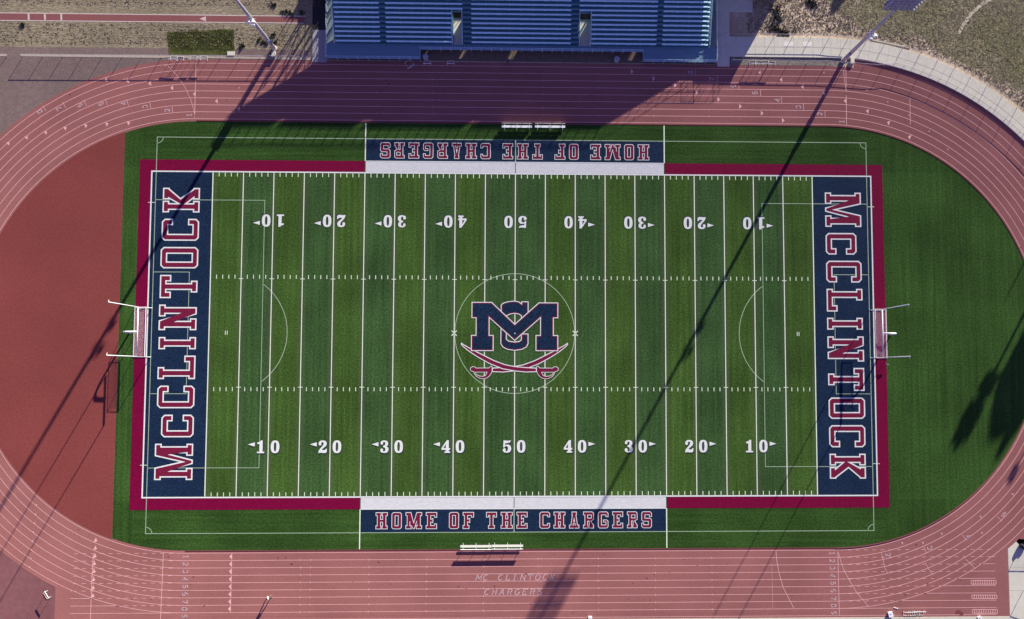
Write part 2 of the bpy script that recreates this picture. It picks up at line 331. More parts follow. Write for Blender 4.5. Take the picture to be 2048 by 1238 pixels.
# ------------------------------------------------------------------ ground, regions, pavements
Z0, Z1, ZT, ZI, ZF = 0.0, 0.004, 0.010, 0.020, 0.028
g = MB(); g.poly([(-1500, -1500), (1500, -1500), (1500, 1500), (-1500, 1500)], [], -.004); struct(g.build('ground', M_dirt))
g = MB()
g.poly([(-140, 43.35), (-26, 43.35), (-26, 140), (-140, 140)], [], 0)
struct(g.build('dry_field', M_drygrass))
g = MB(); g.poly([(-140, 0), (-40, 0), (-29, 38), (-29, 43.346), (-140, 43.346)], [], .001); struct(g.build('granite_ground', M_mauve))
g = MB(); g.poly([(-140, -90), (-40, -90), (-40, -.01), (-140, -.01)], [], .001); struct(g.build('asphalt_ground', M_asphalt))
# scrub land up right of the pavement
g = MB(); P = [ac('14', 500, 0), ac('14', 520, 90), ac('14', 640, 150), ac('14', 760, 220), ac('14', 980, 260), ac('14', 1250, 280), ac('14', 1400, 420), ac('14', 1600, 520), ac('14', 1800, 600), ac('14', 2045, 700)]
g.poly([(p.x, p.y) for p in P] + [(130, 40), (130, 140), (40, 140)], [], .003); struct(g.build('scrub_land', M_scrub))
# running track: one oval sheet with the sprint straight run out at both ends
CX = 48.4
def oval(r, top=None, n=48): return arc((CX, 0), r, -math.pi / 2, math.pi / 2, n) + arc((-CX, 0), r, math.pi / 2, 3 * math.pi / 2, n)
g = MB(); g.poly(oval(41.72), [], ZT); g.v = [(x, min(y, 41.72), z) for x, y, z in g.v]
g.poly([(-67.0, -42.42), (74.6, -42.42), (74.6, -32), (60, -30), (-60, -30), (-67.0, -34)], [], ZT - .004)
trk = struct(g.build('running_track', M_track))
g = MB(); g.poly(arc((CX, 0), 42.99, -.85, math.pi / 2 - .1, 60) + [(CX, 0)], [], ZT - .002); struct(g.build('track_apron', M_track))
# infield
g = MB()
RT = 32.08; xl = -59.05
full = oval(RT, n=96)
turfP = [q for q in full if q[0] >= xl]
ya = math.sqrt(RT ** 2 - (xl + CX) ** 2)
right = arc((CX, 0), RT, -math.pi / 2, math.pi / 2, 96)
aL = math.acos((xl + CX) / RT)
left_top = arc((-CX, 0), RT, math.pi / 2, aL, 20); left_bot = arc((-CX, 0), RT, 2 * math.pi - aL, 1.5 * math.pi, 20)
g.poly(right + left_top + left_bot, [], ZI); turf = struct(g.build('football_field', M_turf))
g = MB(); g.poly(arc((-CX, 0), RT + .12, aL, 2 * math.pi - aL, 80), [], ZI - .004); struct(g.build('infield_pad', M_infield))
# low kerb round the inside lane
g = MB()
for (c0, a0, a1) in (((CX, 0), -math.pi / 2, math.pi / 2),):
    inn = arc(c0, 32.16, a0, a1, 90); out = arc(c0, 32.26, a0, a1, 90)
    for i in range(90):
        a, b, c, d = inn[i], inn[i + 1], out[i + 1], out[i]
        g.quad((*a, .07), (*d, .07), (*c, .07), (*b, .07)); g.quad((*a, 0), (*a, .07), (*b, .07), (*b, 0)); g.quad((*d, 0), (*c, 0), (*c, .07), (*d, .07))
g.box(-CX, 32.16, 0, CX, 32.26, .06); g.box(-CX, -32.24, 0, CX, -32.14, .04)
struct(g.build('track_kerb', M_curb))
# curved pavement at the top right, path by the stand, concrete pad
g = MB()
inn = [(31.2, 43.03), (CX, 43.03)] + arc((CX, 0), 43.0, math.pi / 2, 0, 60)[1:]
out = [(31.2, 46.2), (CX, 46.2)] + arc((CX, 0), 46.1, math.pi / 2, 0, 60)[1:]
for i in range(len(inn) - 1):
    a, b, c, d = inn[i], inn[i + 1], out[i + 1], out[i]; H = .17
    g.quad((*a, H), (*b, H), (*c, H), (*d, H)); g.quad((*a, 0), (*b, 0), (*b, H), (*a, H)); g.quad((*c, 0), (*d, 0), (*d, H), (*c, H))
g.quad((31.2, 43.03, 0), (31.2, 43.03, .17), (31.2, 46.2, .17), (31.2, 46.2, 0))
g.box(31.2, 46.2, -.01, 33.15, 50.1, .17); g.box(31.2, 50.1, -.01, 36.8, 60, .17); g.box(31.2, 41.45, -.01, 33.1, 43.03, .17)
pav = struct(g.build('pavement', M_conc))
g = MB()
for x in [32.6 + 1.51 * k for k in range(11)]: g.line((x, 43.05), (x, 46.18), .05, .174)
for k in range(48):
    a = math.pi / 2 - (k + .4) * 1.51 / 44.5; g.line((CX + 43.05 * math.cos(a), 43.05 * math.sin(a)), (CX + 46.05 * math.cos(a), 46.05 * math.sin(a)), .05, .174)
g.path([(31.3, 44.6), (CX, 44.6)] + arc((CX, 0), 44.55, math.pi / 2, 0, 60)[1:], .04, .178)
struct(g.build('pavement_joint', M_joint, pav))
g = MB()
for px, w in ((1566, 20), (1605, 18)):
    p = at(px, 84); q = at(px + w, 93); g.poly(rect(p.x, q.y, q.x, p.y), [], .182)
struct(g.build('pavement_patch', mat('fresh concrete', (.70, .65, .56), var=.03, retro=.1), pav))
g = MB(); g.poly([(74.65, -31.6), (75.6, -30.9), (140, -36), (140, -90), (74.65, -90)], [], .008)
pad = struct(g.build('concrete_pad', M_conc)); g = MB()
for y in (-35.2, -38.6): g.line((74.7, y), (90, y - .05), .05, .012)
for x in (77.6,): g.line((x, -60), (x, -32), .04, .012)
struct(g.build('pad_joint', M_joint, pad))
g = MB(); g.box(-75, -43.3, -.02, 74.6, -42.45, .05); struct(g.build('kerb_strip', M_conc))
g = MB(); g.poly([(-140, -90), (74.6, -90), (74.6, -43.31), (-75, -43.31), (-140, -43.31)], [], .004); struct(g.build('path', M_conc_dark))
# strip of gravel between top straight and pavement, mow strip by the dry field
g = MB(); g.poly([(33.15, 41.76), (CX + 2, 41.76)] + [(q[0], q[1]) for q in arc((CX, 0), 42.98, math.pi / 2 - .1, math.pi / 2, 6)] + [(33.15, 43.02)], [], .006); struct(g.build('gravel_strip', mat('grey gravel', (.22, .185, .15), var=.35, scale=2, grain=.4, gscale=5, bump=.05)))
g = MB(); p = ac('11', 165, 435); q = ac('11', 1320, 450); g.poly([(p.x, p.y + .12), (p.x, p.y - .28), (q.x, q.y - .28), (q.x, q.y + .12)][::-1], [], .02)
p = ac('11', 1320, 452); q = ac('12', 440, 472); g.poly([(p.x, p.y - .15), (q.x, q.y - .15), (q.x, q.y + .15), (p.x, p.y + .15)], [], .02)
p = ac('11', 0, 438); g.poly([(p.x - 20, p.y - .2), (p.x + 1, p.y - .2), (p.x + 1, p.y + .15), (p.x - 20, p.y + .15)], [], .02)
struct(g.build('mow_strip', mat('dusty concrete', (.40, .33, .26), var=.15, scale=2)))
# long jump runway
g = MB(); T0, T1, B1, B0 = ac('11', -900, 92), ac('12', 395, 130), ac('12', 382, 185), ac('11', -900, 155)
g.poly([(q.x, q.y) for q in (B0, B1, T1, T0)], [], .012); rw = struct(g.build('jump_runway', mat('runway rubber', (.285, .098, .09), var=.08, grain=.12, gscale=8, var2=.1, scale2=.1, retro=1)))
g = MB()
g.line(T0, T1, .14, .016); g.line(B0, B1, .14, .016)
for u in (228, 358, 489):
    a = ac('11', u, 108); b = ac('11', u + 2, 160); g.line(a, b, .28, .020)
a = [ac('11', *q) for q in ((1595, 150), (1645, 130), (1645, 172))]; g.quad(*[(q.x, q.y, .016) for q in a][::-1])
struct(g.build('runway_marking', mat('runway paint', (.62, .50, .44), var=.15, scale=2), rw))
# lawn patch beside the runway
g = MB(); P = [ac('11', *q) for q in ((1350, 441), (1345, 350), (1333, 330), (1335, 256), (1420, 250), (1505, 251), (1510, 232), (1545, 236), (1580, 231), (1584, 244), (1700, 238), (1780, 234), (1872, 236), (1868, 330), (1870, 440), (1600, 438))]
g.poly([(p.x, p.y) for p in P], [], .012); struct(g.build('green_lawn', M_greenpatch))
g = MB(); p = ac('11', 1846, 427); g.box(p.x - .55, p.y - .3, 0, p.x + .55, p.y + .3, .12); tag(g.build('utility_box_lid', M_conc), 'pale square concrete box lid at the corner of the green lawn patch', 'box lid')
g = MB(); g.box(-31.25, 46.51, -.01, -28.9, 60, .02); struct(g.build('shade_painted_soil', mat('dark soil with painted shade', (.03, .028, .03), var=.2)))  # dark soil with the stand's deep shade painted into its colour
# grey pads left of the stand
g = MB(); g.box(-31.15, 41.45, -.01, -28.95, 46.5, .05); struct(g.build('ramp_pavement', M_conc_dark))

# ------------------------------------------------------------------ painted markings of the field
YD = .9144; HW = 24.384
def sheet(name, m, fn, parent=turf):
    g = MB(); fn(g); return struct(g.build(name, m, parent))
def panels_mag(g):
    z = ZF
    for s in (-1, 1):
        g.poly(rect(-56.7, 24.5, -22.92, 26.2) if s < 0 else rect(22.92, 24.5, 56.7, 26.2), [], z)
        g.poly(rect(-56.7, -26.2, -22.92, -24.5) if s < 0 else rect(22.92, -26.2, 56.7, -24.5), [], z)
        g.poly(rect(-56.7, -24.5, -54.95, 24.5) if s < 0 else rect(54.95, -24.5, 56.7, 24.5), [], z)
sheet('magenta_border', M_magenta, panels_mag)
def panels_navy(g):
    for s in (-1, 1):
        g.poly(rect(*sorted((s * 45.75, s * 54.8))[:1], -24.3, sorted((s * 45.75, s * 54.8))[1], 24.3), [], ZF)
        g.poly(rect(-22.78, *((26.2, 22.78, 29.6) if s > 0 else (-29.6, 22.78, -26.2))), [], ZF)
sheet('navy_panel', M_navy, panels_navy)
sheet('white_panel', M_whitepanel, lambda g: [g.poly(rect(-22.78, *((24.5, 22.78, 26.2) if s > 0 else (-26.2, 22.78, -24.5))), [], ZF) for s in (-1, 1)])
def soccer(g):
    z = ZF + .004; w = .10
    X, Yy = 54.22, 29.63
    g.path([(-X, -Yy), (X, -Yy), (X, Yy), (-X, Yy)], w, z, True)
    for sx in (-1, 1):
        for sy in (-1, 1):
            a0 = math.atan2(-sy, 0) if False else None
            c = (sx * X, sy * Yy); base = {(-1, -1): 0, (1, -1): 90, (1, 1): 180, (-1, 1): 270}[(sx, sy)]
            g.path(arc(c, .92, R(base), R(base + 90), 10), .09, z)
        g.path([(sx * X, 20.05), (sx * 37.87, 20.05), (sx * 37.87, -20.05), (sx * X, -20.05)], w * .9, z)
        g.path([(sx * X, 9.1), (sx * 48.86, 9.1), (sx * 48.86, -9.1), (sx * X, -9.1)], w * .9, z)
        c = (sx * 43.17, 0); a = math.acos(5.3 / 9.05)
        if sx < 0: g.path(arc(c, 9.05, -a, a, 30), w, z)
        else: g.path(arc(c, 9.05, math.pi - a, math.pi + a, 30), w, z)
    g.path(arc((0, 0), 9.05, 0, 2 * math.pi, 96)[:-1], .10, z, True)
    for sy in (-1, 1): g.line((0, sy * 26.2), (0, sy * 29.6), .14, z + .002)
sheet('soccer_line', M_soccer, soccer)
def lines(g):
    z = ZF + .008
    for i in range(-45, 50, 5): g.line((i * YD, -HW + .12), (i * YD, HW - .12), .13, z)
    for i in (-50, 50): g.line((i * YD, -HW + .12), (i * YD, HW - .12), .15, z)
    for i in range(-49, 50):
        if i % 5 == 0:
            if abs(i) < 50:
                for sy in (-1, 1): g.line((i * YD - .34, sy * 8.13), (i * YD + .34, sy * 8.13), .10, z + .002)
            continue
        for sy in (-1, 1):
            g.line((i * YD, sy * 23.66), (i * YD, sy * 24.25), .11, z); g.line((i * YD, sy * 8.13), (i * YD, sy * 8.72), .11, z)
    for sx in (-1, 1):
        for k in (-.14, .14): g.line((sx * 43.16 + k, -.3), (sx * 43.16 + k, .3), .10, z)
        for sy in (-1, 1): g.line((sx * 22.85, sy * 26.2), (sx * 22.85, sy * 32.05), .16, z); g.line((sx * 54.3, sy * 19.63), (sx * 55.3, sy * 19.63), .08, z + .004)
        for a in (45, 135):
            c = Vector((sx * 9.144, 0)); d = Vector((math.cos(R(a)), math.sin(R(a)))) * .55
            g.line(c - d, c + d, .13, z + .006)
sheet('yard_line', M_line, lines)
def border(g):
    z = ZF + .008
    g.path([(-54.864, -HW), (54.864, -HW), (54.864, HW), (-54.864, HW)], .2, z + .006, True)
    for sy in (-1, 1): g.line((-22.78, sy * 26.18), (22.78, sy * 26.18), .12, z + .004)
sheet('boundary_line', M_white, border)
sheet('midfield_seam', M_shadowpaint, lambda g: [g.line((0, s * 24.5), (0, s * 26.1), .10, ZF + .006) for s in (-1, 1)])
# end zone and sideline lettering: white outline sheet with crimson fill above
LW = MB(); LC = MB(); ZL = ZF + .018
def put(polys, fn, d):
    for o, hs in polys:
        T = lambda P: [fn(x, y) for x, y in P]
        cut = []
        if hs == 'A':                                   # small counter: the white sheet shows through the fill
            xs = [q[0] for q in o]; ys = [q[1] for q in o]; mx = (min(xs) + max(xs)) / 2; hh = max(ys); hs = []; cut = [T([(mx - .12, hh * .40), (mx + .12, hh * .40), (mx, hh * .68)])]
        LW.poly(T(o), [T(h) for h in hs], ZL)
        LC.poly(T(inset(o, d)), [T(inset(h, d, True)) for h in hs] + cut, ZL + .004)
EZ = [('M', -21.82, -16.48, 5.6), ('C', -15.54, -12.2, 4.78), ('C', -11.25, -7.9, 5.5), ('L', -6.93, -3.43, 5.55), ('I', -2.49, -.66, 5.52), ('N', .36, 4.2, 5.6), ('T', 5.16, 8.66, 5.58), ('O', 9.65, 12.88, 5.6), ('C', 13.83, 17.16, 5.55), ('K', 18.12, 21.87, 5.52)]
for ch, a, b, h in EZ:
    G_ = glyph(ch, b - a, h, 1.04)
    put(G_, lambda x, y: (-47.6 - y, a + x), .195)
    put(G_, lambda x, y: (47.65 + y, -a - x), .195)
HC = [('H', -20.53, -18.76), ('O', -18.18, -16.67), ('M', -16.11, -13.67), ('E', -13.11, -11.45), ('O', -9.67, -8.19), ('F', -7.63, -5.97), ('T', -4.16, -2.56), ('H', -1.98, -.2), ('E', .37, 2.0), ('C', 3.79, 5.36), ('H', 5.9, 7.65), ('A', 8.22, 9.73), ('R', 10.32, 11.92), ('G', 12.53, 14.1), ('E', 14.68, 16.3), ('R', 16.9, 18.46), ('S', 19.05, 20.62)]
for ch, a, b in HC:
    G_ = glyph(ch, b - a, 2.48, .57, True)
    put(G_, lambda x, y: (a + x, -29.12 + y), .09)
    put(G_, lambda x, y: (-a - x, 29.10 - y), .09)
# yard numbers
NB = MB(); NS = MB()
def digit(ch, w, h):
    E = lambda cx, cy, rx, ry, n=28: [(cx + rx * math.copysign(abs(math.cos(2 * math.pi * i / n)) ** .8, math.cos(2 * math.pi * i / n)), cy + ry * math.copysign(abs(math.sin(2 * math.pi * i / n)) ** .8, math.sin(2 * math.pi * i / n))) for i in range(n)]
    F = lambda P: [(x * w, y * h) for x, y in P]
    if ch == '0': return [(F(E(.5, .5, .5, .5)), [F(E(.5, .5, .15, .36))])]
    if ch == '1': return [(F([(.08, 0), (.92, 0), (.92, .12), (.72, .12), (.72, 1), (.50, 1), (.40, .90), (.10, .84), (.10, .72), (.36, .72), (.36, .12), (.08, .12)]), [])]
    if ch == '2': return [(F([(.02, 0), (.30, .03), (.62, 0), (.88, .02), (.98, .10), (1, .34), (.86, .34), (.80, .24), (.52, .24), (.40, .27), (.62, .42), (.88, .56), (.98, .70), (.94, .86), (.78, .97), (.50, 1), (.24, .97), (.06, .86), (.03, .70), (.12, .60), (.28, .60), (.37, .70), (.32, .80), (.45, .87), (.58, .84), (.62, .74), (.54, .60), (.20, .34), (.04, .16)]), [])]
    if ch == '3': return [(F([(.50, 0), (.78, .03), (.95, .14), (1, .29), (.93, .43), (.76, .52), (.90, .61), (.95, .74), (.88, .89), (.72, .97), (.48, 1), (.24, .97), (.08, .88), (.05, .75), (.14, .66), (.28, .66), (.36, .75), (.34, .84), (.46, .88), (.58, .84), (.61, .74), (.55, .61), (.36, .57), (.36, .46), (.56, .42), (.63, .29), (.58, .16), (.46, .11), (.33, .15), (.37, .25), (.28, .35), (.13, .35), (.02, .26), (.05, .12), (.22, .03)]), [])]
    if ch == '4': return [(F([(.36, 0), (1, 0), (1, .12), (.85, .12), (.85, .24), (1, .24), (1, .38), (.85, .38), (.85, 1), (.62, 1), (0, .38), (0, .24), (.50, .24), (.50, .12), (.36, .12)]), [F([(.22, .38), (.50, .38), (.50, .70)])])]
    if ch == '5': return [(F([(.46, 0), (.74, .03), (.94, .15), (1, .34), (.93, .52), (.76, .63), (.54, .66), (.32, .62), (.27, .58), (.29, .76), (.50, .77), (.80, .80), (.97, .98), (.60, .95), (.10, .99), (.05, .42), (.18, .42), (.32, .52), (.48, .54), (.60, .46), (.63, .32), (.56, .17), (.44, .11), (.32, .15), (.36, .26), (.27, .36), (.12, .36), (0, .26), (.04, .12), (.20, .03)]), [])]
def number(tens, x, fn, arrow):
    for ch, dx in ((tens, -1.74), ('0', .38)):
        for o, hs in digit(ch, 1.28, 1.88):
            T = lambda P, k=0: [fn(x + dx + px + k * .13, -17.9 + py - k * .13) for px, py in P]
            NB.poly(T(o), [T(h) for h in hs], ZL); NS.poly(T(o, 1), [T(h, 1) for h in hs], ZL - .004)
    if arrow:
        b = x + arrow * 1.98; P = [(b, -16.30), (b, -16.92), (b + arrow * 1.02, -16.61)]
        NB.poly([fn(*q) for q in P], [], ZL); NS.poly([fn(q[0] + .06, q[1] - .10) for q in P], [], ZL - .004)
for i in range(-40, 50, 10):
    n = str((50 - abs(i)) // 10); a = (i > 0) - (i < 0)
    number(n, i * YD, lambda x, y: (x, y), a); number(n, i * YD, lambda x, y: (-x, -y), a)
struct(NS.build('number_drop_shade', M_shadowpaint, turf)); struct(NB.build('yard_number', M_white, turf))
# midfield monogram with crossed sabres
def LG(u, v):
    return ((u - 665.5) * .01699, (645 - v) * .01699)
LN = MB()
def logo(o, holes, d1, d2, z, navy):
    T = [LG(*q) for q in o]; H = [[LG(*q) for q in h] for h in holes]
    LW.poly(T, H, z); LC.poly(inset(T, d1), [inset(h, d1, True) for h in H], z + .002)
    if navy: LN.poly(inset(T, d2), [inset(h, d2, True) for h in H], z + .004)
bl = [(190, 726), (217, 746), (293, 788), (384, 834), (484, 884), (582, 920), (665, 936), (760, 945), (862, 950), (862, 989), (760, 992), (665, 982), (558, 963), (446, 919), (345, 864), (265, 813), (203, 764), (187, 744)]
gd = [(858, 940), (864, 933), (873, 934), (890, 950), (1000, 951), (1014, 940), (1035, 938), (1052, 950), (1056, 967), (1046, 982), (1026, 987), (1018, 1007), (1000, 1030), (970, 1046), (940, 1051), (910, 1045), (886, 1029), (868, 1006), (858, 983)]
gh = [(908, 992), (1008, 992), (998, 1009), (970, 1022), (940, 1024), (920, 1016)]
mir = lambda P: [(1326 - u, v) for u, v in P]
logo(mir(bl), [], .13, 0, ZL, False); logo(bl, [], .13, 0, ZL + .004, False)
logo(gd, [gh], .08, 0, ZL + .008, False); logo(mir(gd), [mir(gh)], .08, 0, ZL + .008, False)
logo([(540, 392), (552, 378), (575, 368), (610, 359), (660, 354), (700, 361), (722, 377), (722, 360), (787, 360), (787, 521), (720, 521), (720, 490), (700, 477), (665, 470), (622, 477), (594, 492), (594, 697), (615, 712), (665, 719), (705, 714), (720, 700), (720, 647), (787, 647), (787, 738), (772, 768), (730, 791), (665, 800), (600, 791), (556, 768), (538, 738)], [], .12, .25, ZL + .012, True)
logo([(280, 366), (460, 366), (665, 560), (878, 369), (1052, 369), (1052, 510), (1012, 510), (1012, 660), (1052, 660), (1052, 803), (850, 803), (850, 660), (890, 660), (890, 512), (665, 713), (441, 512), (441, 660), (478, 660), (478, 803), (277, 803), (277, 660), (318, 660), (318, 511), (280, 511)], [], .125, .265, ZL + .018, True)
LW.poly([(x * .09, y * .09) for x, y in arc((0, 0), 1, 0, 2 * math.pi, 10)[:-1]], [], ZL + .026)
struct(LW.build('lettering_outline', M_white, turf)); struct(LC.build('lettering_fill', M_crimson, turf)); struct(LN.build('monogram_fill', M_navy, turf))

# ------------------------------------------------------------------ painted markings of the track
TM = MB(); TN = MB(); zt = ZT + .006; LS = 1.077
def lane_r(k): return 32.5 + LS * k
for k in range(9):
    r = lane_r(k); TM.path(arc((CX, 0), r, -math.pi / 2, math.pi / 2, 80) + arc((-CX, 0), r, math.pi / 2, 1.5 * math.pi, 80), .075, zt, True)
TM.path([(-67, -42.16), (72.6, -42.16)], .075, zt)
# inner second line of the kerb side on the bottom straight and right bend
TM.path([(-CX, -32.2)] + [(CX, -32.2)] + arc((CX, 0), 32.3, -math.pi / 2, -.35, 40), .05, zt)
# sprint straight runs out past the bends: dashed inside the oval, solid beyond
for k in range(9):
    y = -lane_r(k)
    for sx, xe in ((-1, 64.8), (1, 72.6)):
        rem = 41.116 ** 2 - y * y; edge = CX + (math.sqrt(rem) if rem > 0 else 0)
        if k == 8: edge = CX
        x = CX + .5
        while x < min(edge, xe): TM.line((sx * x, y), (sx * min(x + .6, xe), y), .07, zt + .002); x += 1.25
        if edge < xe: TM.line((sx * edge, y), (sx * xe, y), .075, zt + .002)
def L2(a, b, w=.07): TM.line(a, b, w, zt + .003)
def P2(c, pts, w=.07): TM.path([ac(c, *q) for q in pts], w, zt + .003)
def tangent(p):
    x = max(-CX, min(CX, p.x)); d = Vector((p.x - x, p.y)).normalized(); return Vector((-d.y, d.x))       # running direction, counter-clockwise
def tri(p, sgn, hgt=.80, wid=.42, m=TM):
    t = tangent(p) * sgn; n = Vector((-t.y, t.x)); p = Vector((p.x, p.y)); a = p - t * wid / 2
    q = [a - n * hgt / 2, a + n * hgt / 2, a + t * wid]
    if (q[1] - q[0]).cross(q[2] - q[0]) < 0: q = q[::-1]
    m.quad(*[(v.x, v.y, zt + .004) for v in q])
def text(s, p, up, h, w, gap=1.0, shear=0.0, m=TN, xs=1.0):
    up = Vector((up[0], up[1])).normalized(); rt = Vector((up.y, -up.x)); p = Vector((p[0], p[1])); x = 0
    for i, ch in enumerate(s):
        if ch != ' ':
            for st in FONT[ch]: m.path([p + rt * ((a * xs + shear * b) * h + x) + up * (b - .5) * h for a, b in st], w, zt + .003 + .0007 * (i % 4))
        x += gap * h
def lnum(ch, c, u, v, h=.85):
    p = ac(c, u, v); t = tangent(p); rt = Vector((t.y, -t.x)); q = Vector((p.x, p.y)) - rt * .3 * h; text(ch, q, t, h, .13)
def stag(c, u, v, k=1.0):
    p = ac(c, u, v); t = tangent(p); n = Vector((-t.y, t.x)); q = Vector((p.x, p.y)); L2(q - n * .52 * k, q + n * .52 * k)
for u, v in ((845, 640), (1018, 650), (1195, 668), (1372, 703), (1552, 752), (1728, 808), (1905, 868)): tri(ac('11', u, v), 1)
for u, v in ((68, 1143), (215, 1098), (368, 1057), (523, 1023), (688, 1003), (857, 990), (1030, 982)): tri(ac('11', u, v), -1, .7)
for ch, u, v in (('8', 318, 892), ('7', 472, 868), ('6', 638, 842), ('5', 808, 830), ('4', 985, 826), ('3', 1158, 852), ('2', 1335, 880), ('1', 1510, 920)): lnum(ch, '11', u, v)
for u, v in ((355, 865), (512, 838), (680, 823), (850, 815), (1020, 822), (1200, 838), (1377, 870)): stag('11', u, v)
P2('11', ((1566, 505), (1560, 720), (1555, 940)), .09); P2('11', ((1330, 515), (1410, 600), (1480, 700), (1525, 800), (1550, 885), (1555, 930)))
for u, v in ((1318, 525), (1375, 538), (1730, 645), (1908, 702)): tri(ac('11', u, v), 1, .3, .16)
for u, v in ((960, 572), (1133, 628), (1305, 682), (1478, 738), (1652, 795), (1825, 850), (1998, 905)): tri(ac('13', u, v), -1)
tri(ac('14', 122, 962), -1); tri(ac('13', 1975, 580), 1, .6)
for ch, c, u, v in (('8', '13', 1425, 577), ('7', '13', 1597, 632), ('6', '13', 1768, 687), ('5', '13', 1940, 742), ('4', '14', 75, 800), ('3', '14', 242, 855), ('2', '14', 412, 910), ('1', '14', 588, 972)): lnum(ch, c, u, v)
for c, u, v in (('13', 1467, 575), ('13', 1640, 630), ('13', 1812, 686), ('13', 1985, 742), ('14', 109, 798), ('14', 283, 854), ('14', 455, 910)): stag(c, u, v)
for u, v in ((102, 637), (273, 692), (445, 745), (615, 805), (792, 887), (960, 980), (1128, 1093)): tri(ac('14', u, v), 1)
for u, v in ((445, 580), (787, 720), (955, 812), (1125, 920), (1285, 1048), (1435, 1193)): tri(ac('14', u, v), 1, .3, .2)
P2('14', ((622, 565), (625, 780), (627, 995)), .09); P2('14', ((602, 565), (614, 660), (626, 760))); P2('14', ((1133, 785), (1137, 995)), .08)
P2('41', ((745, 722), (735, 900), (722, 1240)), .08); P2('41', ((1305, 712), (1295, 950), (1282, 1240)), .08)
for u, v in ((768, 612), (765, 675), (762, 738), (757, 798), (755, 860), (752, 925), (748, 992), (745, 1055)): tri(ac('41', u, v), 1, .75, .45)
for u, v in ((293, 328), (287, 403), (278, 472), (268, 545), (262, 615), (253, 683), (247, 753), (240, 823)): tri(ac('41', u, v), 1, .3, .2)
for i, v in enumerate((740, 800, 858, 920, 980, 1040, 1100, 1157, 1216)):
    lnum(str(i + 1), '41', 1484 - i * 1.2, v)
    if i < 8: tri(ac('41', 1843 - i * 1.5, v), -1, .95, .42); P2('41', ((1853 - i * 1.5, v - 26), (1853 - i * 1.5, v + 26)), .06)
    lnum(str(i + 1), '44', 512 + i * 1.8, v - 27)
P2('44', ((557, 690), (563, 950), (570, 1210)), .08); P2('44', ((557, 690), (576, 760), (600, 835), (650, 930), (710, 1030), (803, 1138)), .08)
P2('44', ((62, 690), (70, 770), (85, 860), (120, 985), (205, 1150)), .08); P2('44', ((30, 800), (38, 1150)), .04)
P2('44', ((905, 708), (920, 768), (932, 830), (957, 875))); P2('44', ((1255, 790), (1285, 840), (1315, 885))); P2('44', ((1580, 760), (1655, 838)))
for ch, u, v in (('2', 960, 725), ('3', 1292, 668), ('4', 1602, 580), ('5', 1882, 405)): lnum(ch, '44', u, v)
for u, v in ((1256, 690), (1568, 588), (1850, 440)): stag('44', u, v)
for u, v in ((1240, 628), (1075, 630), (1390, 555), (1700, 420), (1955, 240), (1710, 550)): tri(ac('44', u, v), 1, .5, .3, TN)
for x0, y0, x1, y1 in ((1622, 930, 1822, 960), (1628, 1047, 1828, 1075), (1632, 1162, 1832, 1192)):
    P2('44', ((x0, y0), (x1, y0)), .1); P2('44', ((x0, y1), (x1, y1)), .1)
    for k in range(12): xx = x0 + (x1 - x0) * k / 11; P2('44', ((xx, y0 + 3), (xx, y1 - 3)), .1)
for c, u in (('42', 355), ('42', 435), ('42', 900), ('42', 1362), ('42', 1820), ('43', 207), ('43', 233), ('43', 690), ('43', 1145), ('43', 1597)):
    x = ac(c, u, 900).x
    for k in range(1, 9): L2((x, -lane_r(k) - .16), (x, -lane_r(k) + .16), .07)
for c, u in (('12', 970), ('12', 1410), ('13', 690), ('13', 250), ('13', 1130), ('13', 1570)):
    x = ac(c, u, 700).x
    for k in range(1, 8): L2((x, lane_r(k) - .13), (x, lane_r(k) + .13), .06)
text('MC CLINTOCK', (-5.75, -36.25), (0, 1), .94, .13, 1.17, .28, xs=1.3); text('CHARGERS', (-4.5, -38.38), (0, 1), .94, .13, 1.2, .28, xs=1.3)
struct(TM.build('lane_line', M_lane, trk)); struct(TN.build('lane_number', M_lanegrey, trk))
g = MB()
for c, u, v, r in (('44', 1520, 1185, .55), ('44', 1545, 1195, .4), ('43', 490, 1185, .12), ('42', 285, 800, .2), ('41', 1345, 742, .14), ('43', 1480, 812, .12)):
    p = ac(c, u, v); g.poly([(p.x + r * (1 + .35 * rnd.uniform(-1, 1)) * math.cos(t), p.y + r * .7 * (1 + .35 * rnd.uniform(-1, 1)) * math.sin(t)) for t in [2 * math.pi * i / 14 for i in range(14)]], [], zt + .002 if r < .5 else zt + .0015)
for _ in range(110):
    a = rnd.random(); k = rnd.randrange(9) + rnd.random(); rr = 32.6 + .95 * k
    if a < .55: px_, py_ = rnd.uniform(-60, 68), -rr
    elif a < .8: px_, py_ = rnd.uniform(-48, 48), rr
    else: an = rnd.uniform(-1.5, 1.5); sg = rnd.choice((-1, 1)); px_, py_ = sg * (CX + rr * math.cos(an)), rr * math.sin(an)
    if math.hypot(max(0, abs(px_) - CX), py_) > 42: continue
    r = rnd.choice((.05, .06, .08, .1, .14)); g.poly([(px_ + r * rnd.uniform(.6, 1.5) * math.cos(t), py_ + r * rnd.uniform(.5, 1.1) * math.sin(t)) for t in [2 * math.pi * i / 9 for i in range(9)]], [], zt + .0013)
struct(g.build('track_stain', mat('worn rubber', (.20, .05, .05)), trk))

